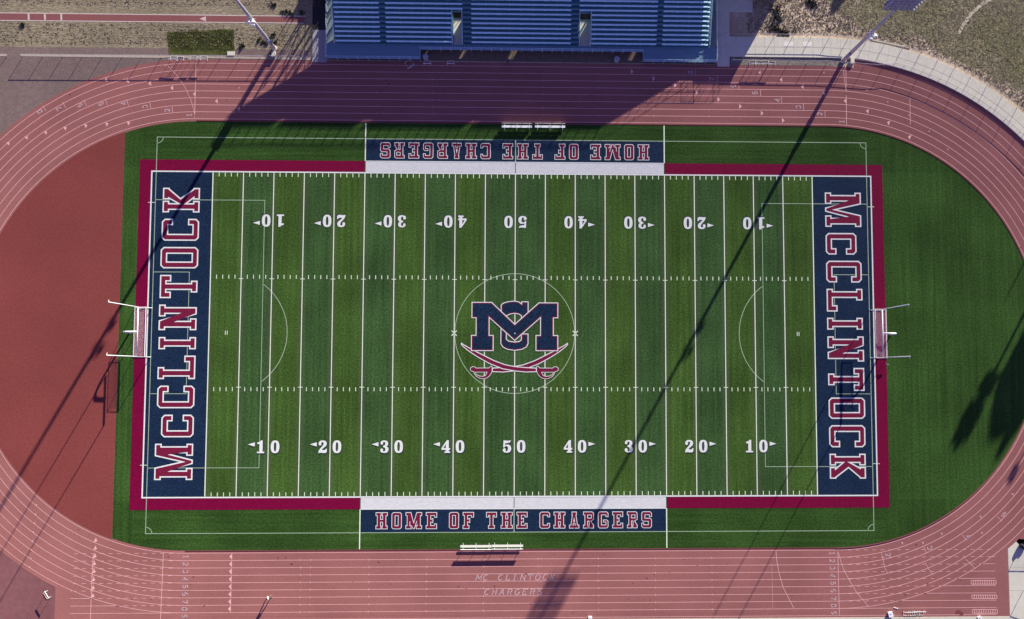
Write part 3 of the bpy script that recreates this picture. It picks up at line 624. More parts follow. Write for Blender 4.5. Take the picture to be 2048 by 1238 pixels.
# ------------------------------------------------------------------ grandstand
ST = thing('grandstand', 'aluminium grandstand with rows of benches, two entry openings and a railed front walkway', 'grandstand', (1, 44, 0))
def SB(g, name, m, sm=False, parent=None):
    g.v = [(x - 1, y - 44, z) for x, y, z in g.v]
    o = g.build(name, m, parent or ST, sm); return o
M_side = mat('side walkway planking', (.17, .22, .22), var=.1); M_step = mat('aisle step', (.13, .25, .27), var=.12, scale=3)
XL, XR, DZ = -27.45, 29.55, .80
PIT, RISE, Y0, NROW = .637, .29, 44.18, 28
VOM = ((-9.62, -8.2), (9.75, 11.4)); VROW = 7
g = MB(); th = .07
g.box(-28.88, 43.36, DZ - th, 30.96, Y0, DZ); g.box(-28.88, 41.84, DZ - th, -14.55, 43.36, DZ); g.box(19.52, 41.84, DZ - th, 30.96, 43.36, DZ)
SB(g, 'walkway', mat('walkway planking', (.14, .235, .295), var=.12, scale=1.2, rough=.5, stretch=(.2, 5, 1), retro=.3))
g = MB()
for a, b in ((-28.88, XL - .25), (XR + .2, 30.96)):
    g = MB()
    for k in range(9): g.box(a, Y0 + k * 2.0, DZ - th + k * .004, b, Y0 + (k + 1) * 2.0 - .004, DZ + k * .004)
    SB(g, 'side_walkway', M_side)
def spans(row, lo, hi):
    cuts = [lo]
    if row < VROW:
        for a, b in VOM: cuts += [a, b]
    cuts.append(hi); return [(cuts[i], cuts[i + 1]) for i in range(0, len(cuts), 2)]
g = MB()
for i in range(NROW):
    z = DZ + RISE * i + .005; y = Y0 + PIT * i
    for a, b in spans(i, XL - .2, XR + .2):
        g.box(a, y, z - .04, b, y + PIT - .003, z)
        if i: g.box(a, y - .0, z - RISE - .0, b, y + .03, z - .041)
SB(g, 'seating_deck', M_tread)
AIS = ((-20.65, -19.72), (-8.06, -6.75), (8.4, 9.65), (21.55, 22.45))
GB = MB()
for i in range(NROW):
    z = DZ + RISE * i + .43; y = Y0 + PIT * i + .30
    cuts = [XL]
    for a, b in AIS:
        if i < VROW and b < -6: cuts += ([a, b] if b < -10 else [VOM[0][0] - .15, b])
        elif i < VROW and a > 8 and a < 10: cuts += [a, VOM[1][1] + .15]
        else: cuts += [a, b]
    cuts.append(XR)
    for j in range(0, len(cuts), 2):
        q = MB() if i < 10 else GB
        q.box(cuts[j], y - .125, z - .045, cuts[j + 1], y + .125, z)
        x = cuts[j] + .4
        while x < cuts[j + 1]: q.box(x - .03, y - .08, z - .42, x + .03, y + .08, z - .046); x += 1.8
        if i < 10: SB(q, 'bench', M_bench)
o = SB(GB, 'upper_bench', M_bench); o['kind'] = 'stuff'
g = MB()
for a, b in AIS:
    g = MB()
    for i in range(10):
        z = DZ + RISE * i; y = Y0 + PIT * i
        g.box(a + .04, y - .30, z + .006 - .0, b - .04, y - .004, z + .145)
    SB(g, 'aisle_step', M_step)
def rail(pts, posts=2.0, hh=1.07, mid=True, r=.028, drop=0.0):
    g = MB(); pts = [Vector(p) for p in pts]
    g.tube([p + Vector((0, 0, hh)) for p in pts], r, 6)
    if mid: g.tube([p + Vector((0, 0, hh * .52)) for p in pts], r * .7, 6); g.tube([p + Vector((0, 0, hh * .12)) for p in pts], r * .7, 6)
    for a, b in zip(pts, pts[1:]):
        n = max(1, round((b - a).length / posts))
        for k in range(n + 1):
            q = a.lerp(b, k / n); g.tube([q - Vector((0, 0, drop)), q + Vector((0, 0, hh))], r, 6)
    return g
SB(rail([(-28.84, 58, DZ), (-28.84, 41.88, DZ), (-14.6, 41.88, DZ), (-14.6, 43.40, DZ), (19.56, 43.40, DZ), (19.56, 41.88, DZ), (30.92, 41.88, DZ), (30.92, 58, DZ)], 1.55, drop=.78), 'front_railing', M_rail)
for x in (XL - .22, XR + .22): SB(rail([(x, Y0 + PIT * i, DZ + RISE * i) for i in (0, NROW)], 2.2, 1.0, True), 'end_railing', M_rail)
SB(rail([(XL - .2, Y0 + PIT * NROW, DZ + RISE * NROW - .3), (XR + .2, Y0 + PIT * NROW, DZ + RISE * NROW - .3)], 1.5, 1.35, False, .065), 'back_railing', M_rail)
for a, b in VOM:
    yt = Y0 + PIT * VROW; zt_ = DZ + RISE * VROW
    g = rail([(a - .05, Y0, DZ), (a - .05, yt + .05, zt_), (b + .05, yt + .05, zt_), (b + .05, Y0, DZ)], 1.3, 1.0)
    SB(g, 'entry_railing', M_rail)
    for x in (a - .03, b + .03):
        g = MB()
        for i in range(VROW): g.box(x - .02, Y0 + PIT * i, .05, x + .02, Y0 + PIT * (i + 1) - .003, DZ + RISE * i - .04)
        SB(g, 'entry_wall', M_tread)
    g = MB(); g.box(a, Y0 - .04, .004, b, yt, .02); SB(g, 'entry_floor', mat('concrete painted sunlit', (.74, .68, .60), var=.06))  # sunlight on the entry floor is painted in as a paler concrete
# legs and braces under the rows
g = MB()
x = XL
while x <= XR + .01:
    if not any(a - .3 < x < b + .3 for a, b in VOM):
        g.tube([(x, Y0 + .2, DZ - .2), (x, Y0 + PIT * NROW - .1, DZ + RISE * NROW - .45)], .07, 4)
    for i in (10, 16, 22, 27):
        g.tube([(x, Y0 + PIT * i, 0), (x, Y0 + PIT * i, DZ + RISE * i - .4)], .07, 4)
    g.tube([(x, Y0 + PIT * 27, .3), (x, Y0 + PIT * 16, DZ + RISE * 16 - .6)], .05, 4); g.tube([(x, Y0 + PIT * 16, .3), (x, Y0 + PIT * 27, 7.6)], .05, 4)
    if x + 1.9 < XR: g.tube([(x, Y0 + PIT * 27, 2.5), (x + 1.9, Y0 + PIT * 27, 7.5)], .05, 4); g.tube([(x + 1.9, Y0 + PIT * 22, 2.0), (x, Y0 + PIT * 22, 6.2)], .05, 4)
    x += 1.9
for x in [XL - 1.2 + 1.55 * k for k in range(38)]:
    g.tube([(x, 43.5 if -14.4 < x < 19.4 else 42.0, 0), (x, 43.5 if -14.4 < x < 19.4 else 42.0, DZ - .08)], .04, 4)
SB(g, 'understructure', M_steel)
# panels added under the rows to block low sun, gaps left for lit streaks
g = MB()
for a, b in ((XL, -13.2), (-13.0, -9.7), (-8.1, -7.7), (-7.2, -.4), (.6, 9.0), (9.2, 9.7), (11.5, 18.2), (19.0, XR)): g.box(a, Y0 + .05, 0, b, Y0 + .09, DZ - .05)
g.box(XL, 61.2, 0, XR, 61.3, 3.9)  # unseen rear wall added to stop low sun under the stand
SB(g, 'sun_block_panel', M_wall)
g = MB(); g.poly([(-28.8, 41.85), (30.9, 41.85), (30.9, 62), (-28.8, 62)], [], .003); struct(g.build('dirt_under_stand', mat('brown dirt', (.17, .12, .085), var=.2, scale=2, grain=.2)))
# unseen terrace right of the stand, platform left, added to cast ground shadows
def terrace(name, label, x0, x1, y0, y1, z, rails=True):
    t = thing(name, label, 'platform', (x0, y0, 0))
    g = MB(); g.box(0, 0, z - .25, x1 - x0, y1 - y0, z); g.build('platform_deck', M_conc_dark, t)
    g = MB(); g.box(.06, .06, 0, x1 - x0 - .06, y1 - y0 - .06, z - .252); g.build('platform_wall', M_wall, t)
    W_, D_ = x1 - x0, y1 - y0
    if rails: rail([(W_ - .6, D_, z), (W_ - .6, .75, z), (.1, .75, z), (-.0, D_, z)], 1.3, 1.05).build('platform_railing', M_steel, t)
    return t
terrace('shadow_terrace', 'unseen raised terrace with steel railing, added to shade the ground right of the stand', 35.75, 41.45, 53.65, 66, 4.5)
terrace('shadow_platform', 'unseen raised platform added to shade the ground left of the stand', -28.9 - .8, -26.9, 54.1, 66, 2.05, False)
t = thing('shadow_mast', 'unseen pair of slim braced masts added to cast shadow lines left of the stand', 'mast', (-26.9, 58.4, 0))  # unseen masts, put in only for the shadow lines they throw
g = MB(); g.tube([(0, 0, 0), (0, 0, 6.2)], .09, 6); g.tube([(2.4, -.4, 0), (2.4, -.4, 6.4)], .09, 6); g.build('mast', M_steel, t)
g = MB(); g.tube([(0, 0, 3.4), (2.4, -.4, 5.9)], .05, 5); g.build('mast_brace', M_steel, t)

# ------------------------------------------------------------------ floodlight poles
def flood(label, x, y, hz, zbox, zbank, banks=1, ang=0.0, bx=None):
    t = thing('floodlight_pole', label, 'light pole', (x, y, 0), 0, 'floodlight poles round the track')
    g = MB(); g.tube([(0, 0, 0), (0, 0, hz * .5), (0, 0, hz)], .31, 14, .16); g.build('pole', M_pole, t, True)
    g = MB(); g.lathe((0, 0, 0), [(.42, 0), (.42, .3), (.30, .34)], 16); g.build('base', M_conc, t)
    u = Vector((math.cos(ang), math.sin(ang)))
    g = MB()
    for s in (-1, 1): g.obox((u.x * .42 * s, u.y * .42 * s), u, .17, .16, zbox[0] - .75, zbox[0] + .75)
    g.obox((0, 0), u, .5, .05, zbox[0] - .5, zbox[0] - .4); g.obox((0, 0), u, .5, .05, zbox[0] + .4, zbox[0] + .5)
    g.build('control_box', M_housing, t)
    g = MB()
    z = zbox[1]
    g.obox((0, .2), (1, 0), .5, .05, z - .06, z + .06); g.build('horn_arm', M_pole, t); g = MB(); g.obox((0, .2), (1, 0), .5, .05, z - 1.2, z - 1.1); g.build('horn_arm', M_pole, t)
    for s, dz in ((-.28, 0), (.30, -.2), (.0, -1.3)):
        g = MB(); g.lathe((0, 0, 0), [(.10, 0), (.13, .18), (.32, .62), (.34, .66)], 12)
        rot = Euler((R(78), 0, R(22 * s + 8))).to_matrix(); g.v = [tuple(rot @ Vector(q) + Vector((s, -.15, z + dz))) for q in g.v]; g.build('horn_speaker', M_reflect, t, True)
    for k in range(banks):
        zz = zbank + k * .88
        g = MB(); g.box(-2.1, -.10, zz - .08, 2.1, .10, zz + .08); g.box(-2.0, .101, zz - .28, 2.0, .14, zz + .28); bk = g.build('lamp_bank', M_housing, t)
        for j in range(6):
            xx = -1.8 + .72 * j
            g = MB(); g.lathe((0, 0, 0), [(.10, 0), (.20, .12), (.32, .40), (.34, .44)], 14)
            rot = Euler((R(132), 0, 0)).to_matrix(); g.v = [tuple(rot @ Vector(q) + Vector((xx, -.22, zz + .02))) for q in g.v]
            lp = g.build('lamp', M_pole, bk, True)
            g = MB(); g.lathe((0, 0, 0), [(.31, .442), (.31, .45)], 14); g.v = [tuple(rot @ Vector(q) + Vector((xx, -.22, zz + .02))) for q in g.v]; g.build('lamp_glass', M_reflect, bk)
    return t
flood('tall floodlight pole with lamp banks standing by the curved pavement', 50.95, 42.62, 28.2, (3.5, 13.4), 23.8, 5, R(40))
flood('tall floodlight pole with horn speakers by the jump runway left of the stand', -36.93, 43.51, 28.2, (3.9, 13.6), 23.8, 5, R(-35))
tag_ = MB(); p = at(1704, 124); tag_.box(p.x - .28, p.y - .3, 0, p.x + .28, p.y + .55, .35); tag(tag_.build('electrical_cabinet', M_conc), 'pale electrical cabinet at the foot of the right floodlight pole', 'cabinet')
g = MB(); p = at(548, 109); g.box(p.x - .3, p.y - .35, 0, p.x + .3, p.y + .35, .5); tag(g.build('electrical_cabinet', M_conc), 'pale low box at the foot of the left floodlight pole', 'cabinet')
g = MB(); tip = at(2008, 604); z = 14.0; g.tube([(0, 0, 0), (0, 0, z)], .16, 8, .09); o = g.build('lamp_post', M_pole, None, True, (tip.x - SUNX * z, tip.y - SUNY * z, 0)); tag(o, 'slim bare lamp post beyond the right bend', 'lamp post')
tip = at(2026, 948); z = 11.0; t = thing('path_lamp', 'lamp post with a flat square head beyond the right edge', 'lamp post', (tip.x - SUNX * z, tip.y - SUNY * z, 0))
g = MB(); g.tube([(0, 0, 0), (0, 0, z - .35)], .09, 8, .06); g.build('post', M_pole, t, True)
g = MB(); g.box(-.32, -.32, z - .36, .32, .32, z + .36); g.build('lamp_head', M_housing, t)

# ------------------------------------------------------------------ football goals and soccer goals
def football_goal(x, sx, label):
    t = thing('football_goal', label, 'goal post', (x, 0, 0), 0 if sx > 0 else math.pi, 'football goal posts')
    g = MB(); pts = [(2.3, 0, 0), (2.3, 0, 2.0)] + [(2.3 - .95 * (1 - math.cos(R(a))), 0, 2.0 + .98 * math.sin(R(a))) for a in (20, 40, 60, 80, 90)] + [(.06, 0, 3.0)]
    g.tube(pts, .125, 12); g.build('gooseneck', M_paint, t, True)
    g = MB(); g.lathe((2.3, 0, 0), [(.24, 0), (.24, .05), (.16, .08)], 14); g.build('base_plate', M_steel, t)
    g = MB(); g.tube([(0, -3.62, 3.05), (0, 3.62, 3.05)], .085, 12); g.build('crossbar', M_paint, t, True)
    for s in (-1, 1):
        g = MB(); g.tube([(0, s * 3.62, 2.98), (0, s * 3.62, 13.6)], .06, 10); u = g.build('upright', M_paint, t, True)
        g = MB(); g.quad((.06, s * 3.62 - .02, 13.55), (.12, s * 3.62 - .12, 13.4), (.20, s * 3.62 - .36, 13.0), (.15, s * 3.62 - .36, 13.0), (.06, s * 3.62 - .12, 13.4)); rb = g.build('ribbon', M_ivory, u)
    return t
football_goal(-55.14, -1, 'white gooseneck football goal over the left end line beside the red pad')
football_goal(55.14, 1, 'white gooseneck football goal over the right end line beside dark turf')
def soccer_goal(x, sx, label):
    t = thing('soccer_goal', label, 'soccer goal', (x, 0, 0), 0 if sx > 0 else math.pi, 'soccer goals')
    H, W, D, TD = 2.44, 3.66, 2.55, 1.6
    g = MB(); g.tube([(0, -W, 0), (0, -W, H), (0, W, H), (0, W, 0)], .06, 10); g.build('goal_frame', M_paint, t)
    g = MB()
    for s in (-1, 1): g.tube([(.0, s * W, .05), (D, s * W, .05)], .045, 8); g.tube([(.0, s * W, H), (TD, s * W, H), (D, s * W, .05)], .035, 8)
    g.tube([(D, -W, .05), (D, W, .05)], .04, 8); g.tube([(TD, -W, H), (TD, W, H)], .03, 8)
    g.build('back_frame', M_ivory, t)
    g = MB(); r = .011
    prof = [(.06, H - .02), (.5, H - .12), (1.0, H - .16), (TD, H - .03), (TD + .28, 1.75), (TD + .62, .95), (D + .05, .08)]
    n = 64; r = .0045
    for k in range(n):
        g.tube([(a[0], -W + 2 * W * k / (n - 1), a[1]) for a in prof[:4]], r, 3)
        if k % 4 == 0: g.tube([(a[0], -W + 2 * W * k / (n - 1), a[1]) for a in prof[3:]], .0025, 3)
    for a, b in zip(prof, prof[1:]):
        A = Vector((a[0], 0, a[1])); B = Vector((b[0], 0, b[1])); up_ = A.z > 2.2; m = max(2, int((B - A).length / (.09 if up_ else .2)))
        for k in range(m): q = A.lerp(B, k / m); g.tube([(q.x, -W, q.z), (q.x, W, q.z)], r if up_ else .0025, 3)
    for s in (-1, 1):
        for k in range(1, 20):
            z = .12 * k; xe = D - (D - TD) * z / H; g.tube([(.05, s * W, z), (xe, s * W, z)], .002, 3)
        for k in range(20):
            x = .05 + .12 * k; ze = H if x < TD else max(.06, H * (D - x) / (D - TD)); g.tube([(x, s * W, 0), (x, s * W, ze)], .0025, 3)
    g.build('net', M_net, t)
    return t
soccer_goal(-54.25, -1, 'white soccer goal with net under the left football goal')
soccer_goal(54.25, 1, 'white soccer goal with sagging net under the right football goal')
p = at(1771, 729)
t = thing('wind_flag', 'small white flag on a short stake in the magenta strip by the right goal', 'flag', (p.x, p.y, 0))
g = MB(); g.tube([(0, 0, 0), (0, 0, .75)], .015, 6); g.build('stake', M_steel, t)
g = MB(); g.quad((0, 0, .74), (.30, .12, .70), (.42, .02, .58), (.2, -.06, .45), (0, 0, .48)); g.quad((0, 0, .741), (-.12, .3, .70), (-.2, .36, .6), (-.05, .1, .5)); g.build('flag_cloth', M_ivory, t)

# ------------------------------------------------------------------ team benches
def bench(x, y, face, label):
    t = thing('team_bench', label, 'bench', (x, y, 0), 0 if face > 0 else math.pi, 'team benches')
    L_ = 2.31
    g = MB(); g.box(-L_, -.02, .315, L_, .32, .36); g.box(-L_, -.021, .29, L_, .02, .314); g.build('seat', M_ivory if face > 0 else M_paint, t)
    g = MB(); g.box(-L_, -.30, .55, L_, -.25, .77); g.build('backrest', M_paint if face > 0 else M_ivory, t)
    for s in (-1, 0, 1):
        g = MB(); xx = s * 1.92
        g.box(xx - .025, -.26, 0, xx + .025, -.2, .74); g.box(xx - .025, .22, 0, xx + .025, .28, .314); g.box(xx - .025, -.199, .25, xx + .025, .219, .288); g.box(xx - .03, -.42, 0, xx + .03, -.261, .05); g.box(xx - .03, .281, 0, xx + .03, .58, .05)
        g.build('leg', M_paint, t)
    return t
bench(.20, 31.80, -1, 'white team bench on the top sideline, nearer the left of the pair')
bench(5.27, 31.83, -1, 'white team bench on the top sideline, nearer the right of the pair')
bench(-5.62, -31.78, 1, 'cream team bench on the bottom sideline, left of the touching pair')
bench(-.95, -31.74, 1, 'cream team bench on the bottom sideline, right of the touching pair')

# ------------------------------------------------------------------ hurdles
def hurdle_proto(label, group):
    t = thing('hurdle', label, 'hurdle', (0, 0, 0), 0, group)
    g = MB(); g.box(-.6, -.02, .80, .6, .02, .90); g.build('top_board', M_paint, t)
    g = MB()
    for s in (-1, 1): g.tube([(s * .5, 0, .04), (s * .5, 0, .82)], .022, 6); g.tube([(s * .5, 0, .04), (s * .5, .68, .04)], .03, 6)
    g.tube([(-.5, .68, .04), (.5, .68, .04)], .022, 6); g.build('frame', M_ivory, t)
    return t
HG = {'tl': ('hurdles by the top left bend', [(348, 121, 0, 'left end hurdle of the row at the top left bend beside the fence'), (361, 122, .05, 'second hurdle from the left at the top left bend beside the fence'), (387, 121, 0, 'white hurdle lying third in the row at the top left bend'), (408, 121, -.04, 'right end hurdle of the row at the top left bend beside the fence')]),
      'tr': ('hurdles right of the stand', [(1505, 130, .12, 'left end hurdle of the row right of the grandstand, its board turned'), (1517, 130.5, 0, 'second hurdle of the row between grandstand and gravel strip'), (1530, 130, .03, 'third hurdle of the row between grandstand and gravel strip'), (1543, 131, -.04, 'right end hurdle of the row right of the grandstand')]),
      'st': ('hurdles under the stand front', [(855, 130, 0, 'shaded hurdle by the left grey drum in front of the stand'), (902, 130, 0, 'shaded hurdle in front of the stand between the left drum and the person in blue')]),
      'br': ('hurdles at the bottom right', [(1813, 1222, math.pi, 'left end hurdle of the nested row at the bottom right track corner'), (1822, 1222, math.pi, 'second hurdle from the left of the nested row at the bottom right corner'), (1831, 1221, math.pi, 'third hurdle from the left of the nested row at the bottom right corner'), (1840, 1221, math.pi, 'right end hurdle of the nested row at the bottom right corner')])}
proto = None
for key, (grp, lst) in HG.items():
    for px, py, rz, lab in lst:
        o = hurdle_proto(lab, grp) if proto is None else copy_tree(proto)
        proto = proto or o
        p = at(px, py); o.location = (p.x, p.y, .012); o.rotation_euler.z = rz if rz < 3 else rz; o['label'] = lab; o['group'] = grp
o = copy_tree(proto); p = at(99, 1187); o.location = (p.x, p.y, .012); o.rotation_euler.z = R(122); o['label'] = 'lone white hurdle standing turned on the red asphalt at bottom left'; o['group'] = 'single hurdles'
o = copy_tree(proto); p = at(816, 124); o.location = (p.x, p.y, .02); o.rotation_euler = (R(90), 0, R(35)); o['label'] = 'fallen hurdle lying tilted below the left walkway of the stand'; o['group'] = 'single hurdles'
# fallen board and white starting box at the bottom edge
g = MB(); p, q = at(1787, 1214.5), at(1796, 1217); d = (q - p).normalized(); g.obox((p + q) / 2, d, (q - p).length / 2, .06, .012, .06); tag(g.build('loose_board', M_paint), 'loose white board lying left of the nested hurdles at the bottom right', 'board')
def crate(px, py, rz, s, label):
    p = at(px, py); t = thing('starting_block_box', label, 'box', (p.x, p.y, .012), rz)
    g = MB(); g.box(-.30 * s, -.36 * s, 0, .30 * s, .36 * s, .32 * s); g.build('box_body', M_paint, t)
    g = MB(); g.box(-.33 * s, -.39 * s, .322 * s, .33 * s, .39 * s, .37 * s); ld = g.build('lid', M_paint, t)
    g = MB(); g.lathe((0, .05, .372 * s), [(.1 * s, 0), (.1 * s, .02)], 10); g.build('hand_hole', M_drum, ld)
crate(1780, 1228, .25, 1.0, 'white tilted box on the track edge left of the nested hurdles')
crate(1180, 1236, 0, .8, 'white box at the bottom edge below the middle of the track')
crate(1958, 1236, .3, .8, 'white box at the bottom edge near the right corner pad')

# ------------------------------------------------------------------ grey drums in front of the stand
for px, py, lab in ((851, 113, 'grey round trash drum in the shade left of the stand front opening'), (1234, 118, 'grey round trash drum in the shade right of the stand front opening')):
    p = at(px, py, .8); t = thing('trash_drum', lab, 'trash drum', (p.x, p.y, 0), 0, 'trash drums by the stand')
    g = MB(); g.lathe((0, 0, 0), [(.34, 0), (.36, .04), (.38, .40), (.39, .78)], 24); g.build('drum_body', M_drum, t, True)
    g = MB(); g.lathe((0, 0, 0), [(.44, .782), (.45, .82), (.38, .88), (.12, .92)], 24); g.build('lid', M_drum, t, True)

# ------------------------------------------------------------------ people
def skin_mesh(name, verts, edges, m, parent, root=0, sub=1):
    me = bpy.data.meshes.new(name); me.from_pydata([v[:3] for v in verts], edges, [])
    o = bpy.data.objects.new(name, me); COL.objects.link(o)
    md = o.modifiers.new('skin', 'SKIN'); md.use_smooth_shade = True
    for i, v in enumerate(verts):
        s = me.skin_vertices[0].data[i]; r = v[3]; s.radius = r if isinstance(r, tuple) else (r, r); s.use_root = (i == root)
    sb = o.modifiers.new('sub', 'SUBSURF'); sb.levels = sub; sb.render_levels = sub
    dg = bpy.context.evaluated_depsgraph_get(); nm = bpy.data.meshes.new_from_object(o.evaluated_get(dg)); nm.name = name
    bpy.data.objects.remove(o); nm.materials.clear(); nm.materials.append(m)
    for p in nm.polygons: p.use_smooth = True
    q = bpy.data.objects.new(name, nm); COL.objects.link(q); q.parent = parent; return q
def person(px, py, rz, label, shirt, legs, walk, arm=0.0):
    p = at(px, py); t = thing('person', label, 'person', (p.x, p.y, .012), rz)
    w = walk
    V = [(0, 0, .95, (.15, .11)), (0, 0, 1.12, (.14, .10)), (0, .01, 1.32, (.17, .11)), (0, 0, 1.45, (.10, .08)), (0, .01, 1.53, .055), (0, .02, 1.60, (.075, .09)), (0, .03, 1.70, (.08, .10)), (0, .02, 1.78, (.05, .06)), (0, .125, 1.64, .018)]
    Ed = [(0, 1), (1, 2), (2, 3), (3, 4), (4, 5), (5, 6), (6, 7), (5, 8)]
    for s in (-1, 1):
        k = s * w; b = len(V)
        V += [(s * .10, 0, .88, .085), (s * .11, .22 * k, .50, .058), (s * .11, .16 * k if k > 0 else .42 * k, .09, .040), (s * .12, (.16 * k if k > 0 else .42 * k) + .16, .04, .035)]
        Ed += [(0, b), (b, b + 1), (b + 1, b + 2), (b + 2, b + 3)]
        b = len(V); a = -k
        V += [(s * .19, 0, 1.42, .055), (s * .25, .12 * a + .02, 1.16, .042), (s * .27, .34 * a + .08 + arm, .98 + arm * .6, .03), (s * .27, .40 * a + .12 + arm * 1.2, .91 + arm * .8, (.035, .018))]
        Ed += [(3, b), (b, b + 1), (b + 1, b + 2), (b + 2, b + 3)]
        h = Vector(V[b + 3][:3])
        for j, (dx, ln) in enumerate(((-.027, .075), (-.009, .085), (.009, .082), (.027, .065))):
            c = len(V); V += [(h.x + dx, h.y + .02, h.z - .05, .009), (h.x + dx, h.y + .035, h.z - .05 - ln * .8, .008)]; Ed += [(b + 3, c), (c, c + 1)]
        c = len(V); V += [(h.x - s * .035, h.y + .04, h.z - .02, .010), (h.x - s * .04, h.y + .075, h.z - .055, .009)]; Ed += [(b + 3, c), (c, c + 1)]
    skin_mesh('body', V, Ed, M_skin, t)
    grow = lambda i, f, dz=0: V[i][:2] + (V[i][2] + dz,) + ((tuple(x * f for x in V[i][3]) if isinstance(V[i][3], tuple) else V[i][3] * f),)
    sv = [grow(0, 1.12), grow(1, 1.15), grow(2, 1.12), grow(3, 1.12)]; se = [(0, 1), (1, 2), (2, 3)]
    for s in (0, 1):
        b = 9 + s * 18 + 4; n = len(sv); sv += [grow(b, 1.3), grow(b + 1, 1.35)]; se += [(3, n), (n, n + 1)]
    skin_mesh('shirt', sv, se, shirt, t)
    lv = [grow(0, 1.15)]; le = []
    for s in (0, 1):
        b = 9 + s * 18; n = len(lv); lv += [grow(b, 1.2), grow(b + 1, 1.35), grow(b + 2, 1.5, .03)]; le += [(0, n), (n, n + 1), (n + 1, n + 2)]
    skin_mesh('trousers', lv, le, legs, t)
    hv = [(0, -.02, 1.62, (.075, .07)), (0, .0, 1.73, (.09, .105)), (0, .0, 1.80, (.06, .07))]; skin_mesh('hair', hv, [(0, 1), (1, 2)], M_hair, t, 1)
    for s in (0, 1):
        b = 9 + s * 18; a, c = V[b + 2], V[b + 3]; skin_mesh('shoe', [(a[0], a[1] - .03, .05, .05), (c[0], c[1] + .02, .045, .045)], [(0, 1)], M_black, t)
person(1016, 125, math.pi, 'person with dark hair in a bright blue shirt standing at the stand front', M_blueshirt, M_blackcloth, .15)
person(540, 1193, R(-75), 'person in a white top and dark shorts walking on the bottom straight', M_whitecloth, M_khaki, .8, .12)

# ------------------------------------------------------------------ fences
def fence(label, pts, h=1.10, sp=3.0, skip=(), mesh=True):
    """low chain-link fence along pts: posts, top rail, wire"""
    pts = [Vector((p[0], p[1], 0)) for p in pts]
    t = thing('chain_link_fence', label, 'fence', pts[0], 0)
    O = pts[0]; seg = [(b - a).length for a, b in zip(pts, pts[1:])]; tot = sum(seg)
    def along(s):
        for a, b, l in zip(pts, pts[1:], seg):
            if s <= l + 1e-6: return a.lerp(b, s / l)
            s -= l
        return pts[-1]
    n = max(1, round(tot / sp)); g = MB()
    g.tube([p - O + Vector((0, 0, h)) for p in pts], .03, 6); g.build('top_rail', M_pole, t)
    for k in range(n + 1):
        q = along(tot * k / n) - O; g = MB(); g.tube([q, q + Vector((0, 0, h + .03))], .036, 6); g.build('post', M_pole, t)
    g = MB()
    m = int(tot / .16)
    for k in range(m):
        q = along(tot * k / m) - O; q2 = along(min(tot, tot * k / m + .5)) - O
        for a, b in ((q, q2), (q2, q)): g.tube([a + Vector((0, 0, .05)), b + Vector((0, 0, h - .03))], .0035, 3)
    if mesh: g.build('wire_mesh', M_pole, t)
    return t
a, b = at(46, 113), at(637, 116.5)
fence('low chain-link fence between the dry field and the top left bend', [(a.x, a.y), (b.x, b.y)])
a, b = at(-60, 112), at(14, 112.5)
fence('short chain-link fence end at the left edge beyond the gate gap', [(a.x, a.y), (b.x, b.y)])
fence('curved chain-link fence along the outer edge of the pavement', [(31.5, 46.35), (CX, 46.35)] + arc((CX, 0), 46.2, math.pi / 2, .12, 40)[1:], 1.05, 2.93)
fence('curved chain-link fence along the track edge of the pavement', [(33.4, 42.25), (CX, 42.2), (56, 41.7)] + arc((CX, 0), 43.2, math.atan2(41.4, 10.5), .12, 36), 1.10, 2.93)
a = at(2043, 1091); fence('chain-link fence corner on the pale pad at the right edge', [(a.x, a.y), (a.x + 14, a.y - .3)], 1.15, 2.4)
a = at(2049, 1181); t = fence('open steel gate frame on the pale pad at the bottom right', [(a.x - .2, a.y), (a.x + 4, a.y - 1.4)], 1.15, 2.4, mesh=False)
# dark bags heaped by the fence corner
p = at(2041, 1091)
for k, (dx, dy, s, lab) in enumerate(((0, 0, .34, 'black bag leaning on the fence corner post at the right edge'), (.62, .25, .30, 'black bag right of the fence corner post at the right edge'), (.45, -.35, .22, 'small dark bag in front of the fence corner at the right edge'))):
    bm = bmesh.new(); bmesh.ops.create_icosphere(bm, subdivisions=3, radius=s)
    for v in bm.verts: v.co *= 1 + .18 * math.sin(v.co.x * 17 + k) * math.cos(v.co.y * 15) ; v.co.z = max(v.co.z * 1.15 + s * .9, 0)
    me = bpy.data.meshes.new('bag'); bm.to_mesh(me); bm.free(); me.materials.append(M_black)
    for q in me.polygons: q.use_smooth = True
    o = bpy.data.objects.new('equipment_bag', me); COL.objects.link(o); o.location = (p.x + dx, p.y + dy, .01); tag(o, lab, 'bag', 'bags by the fence corner')

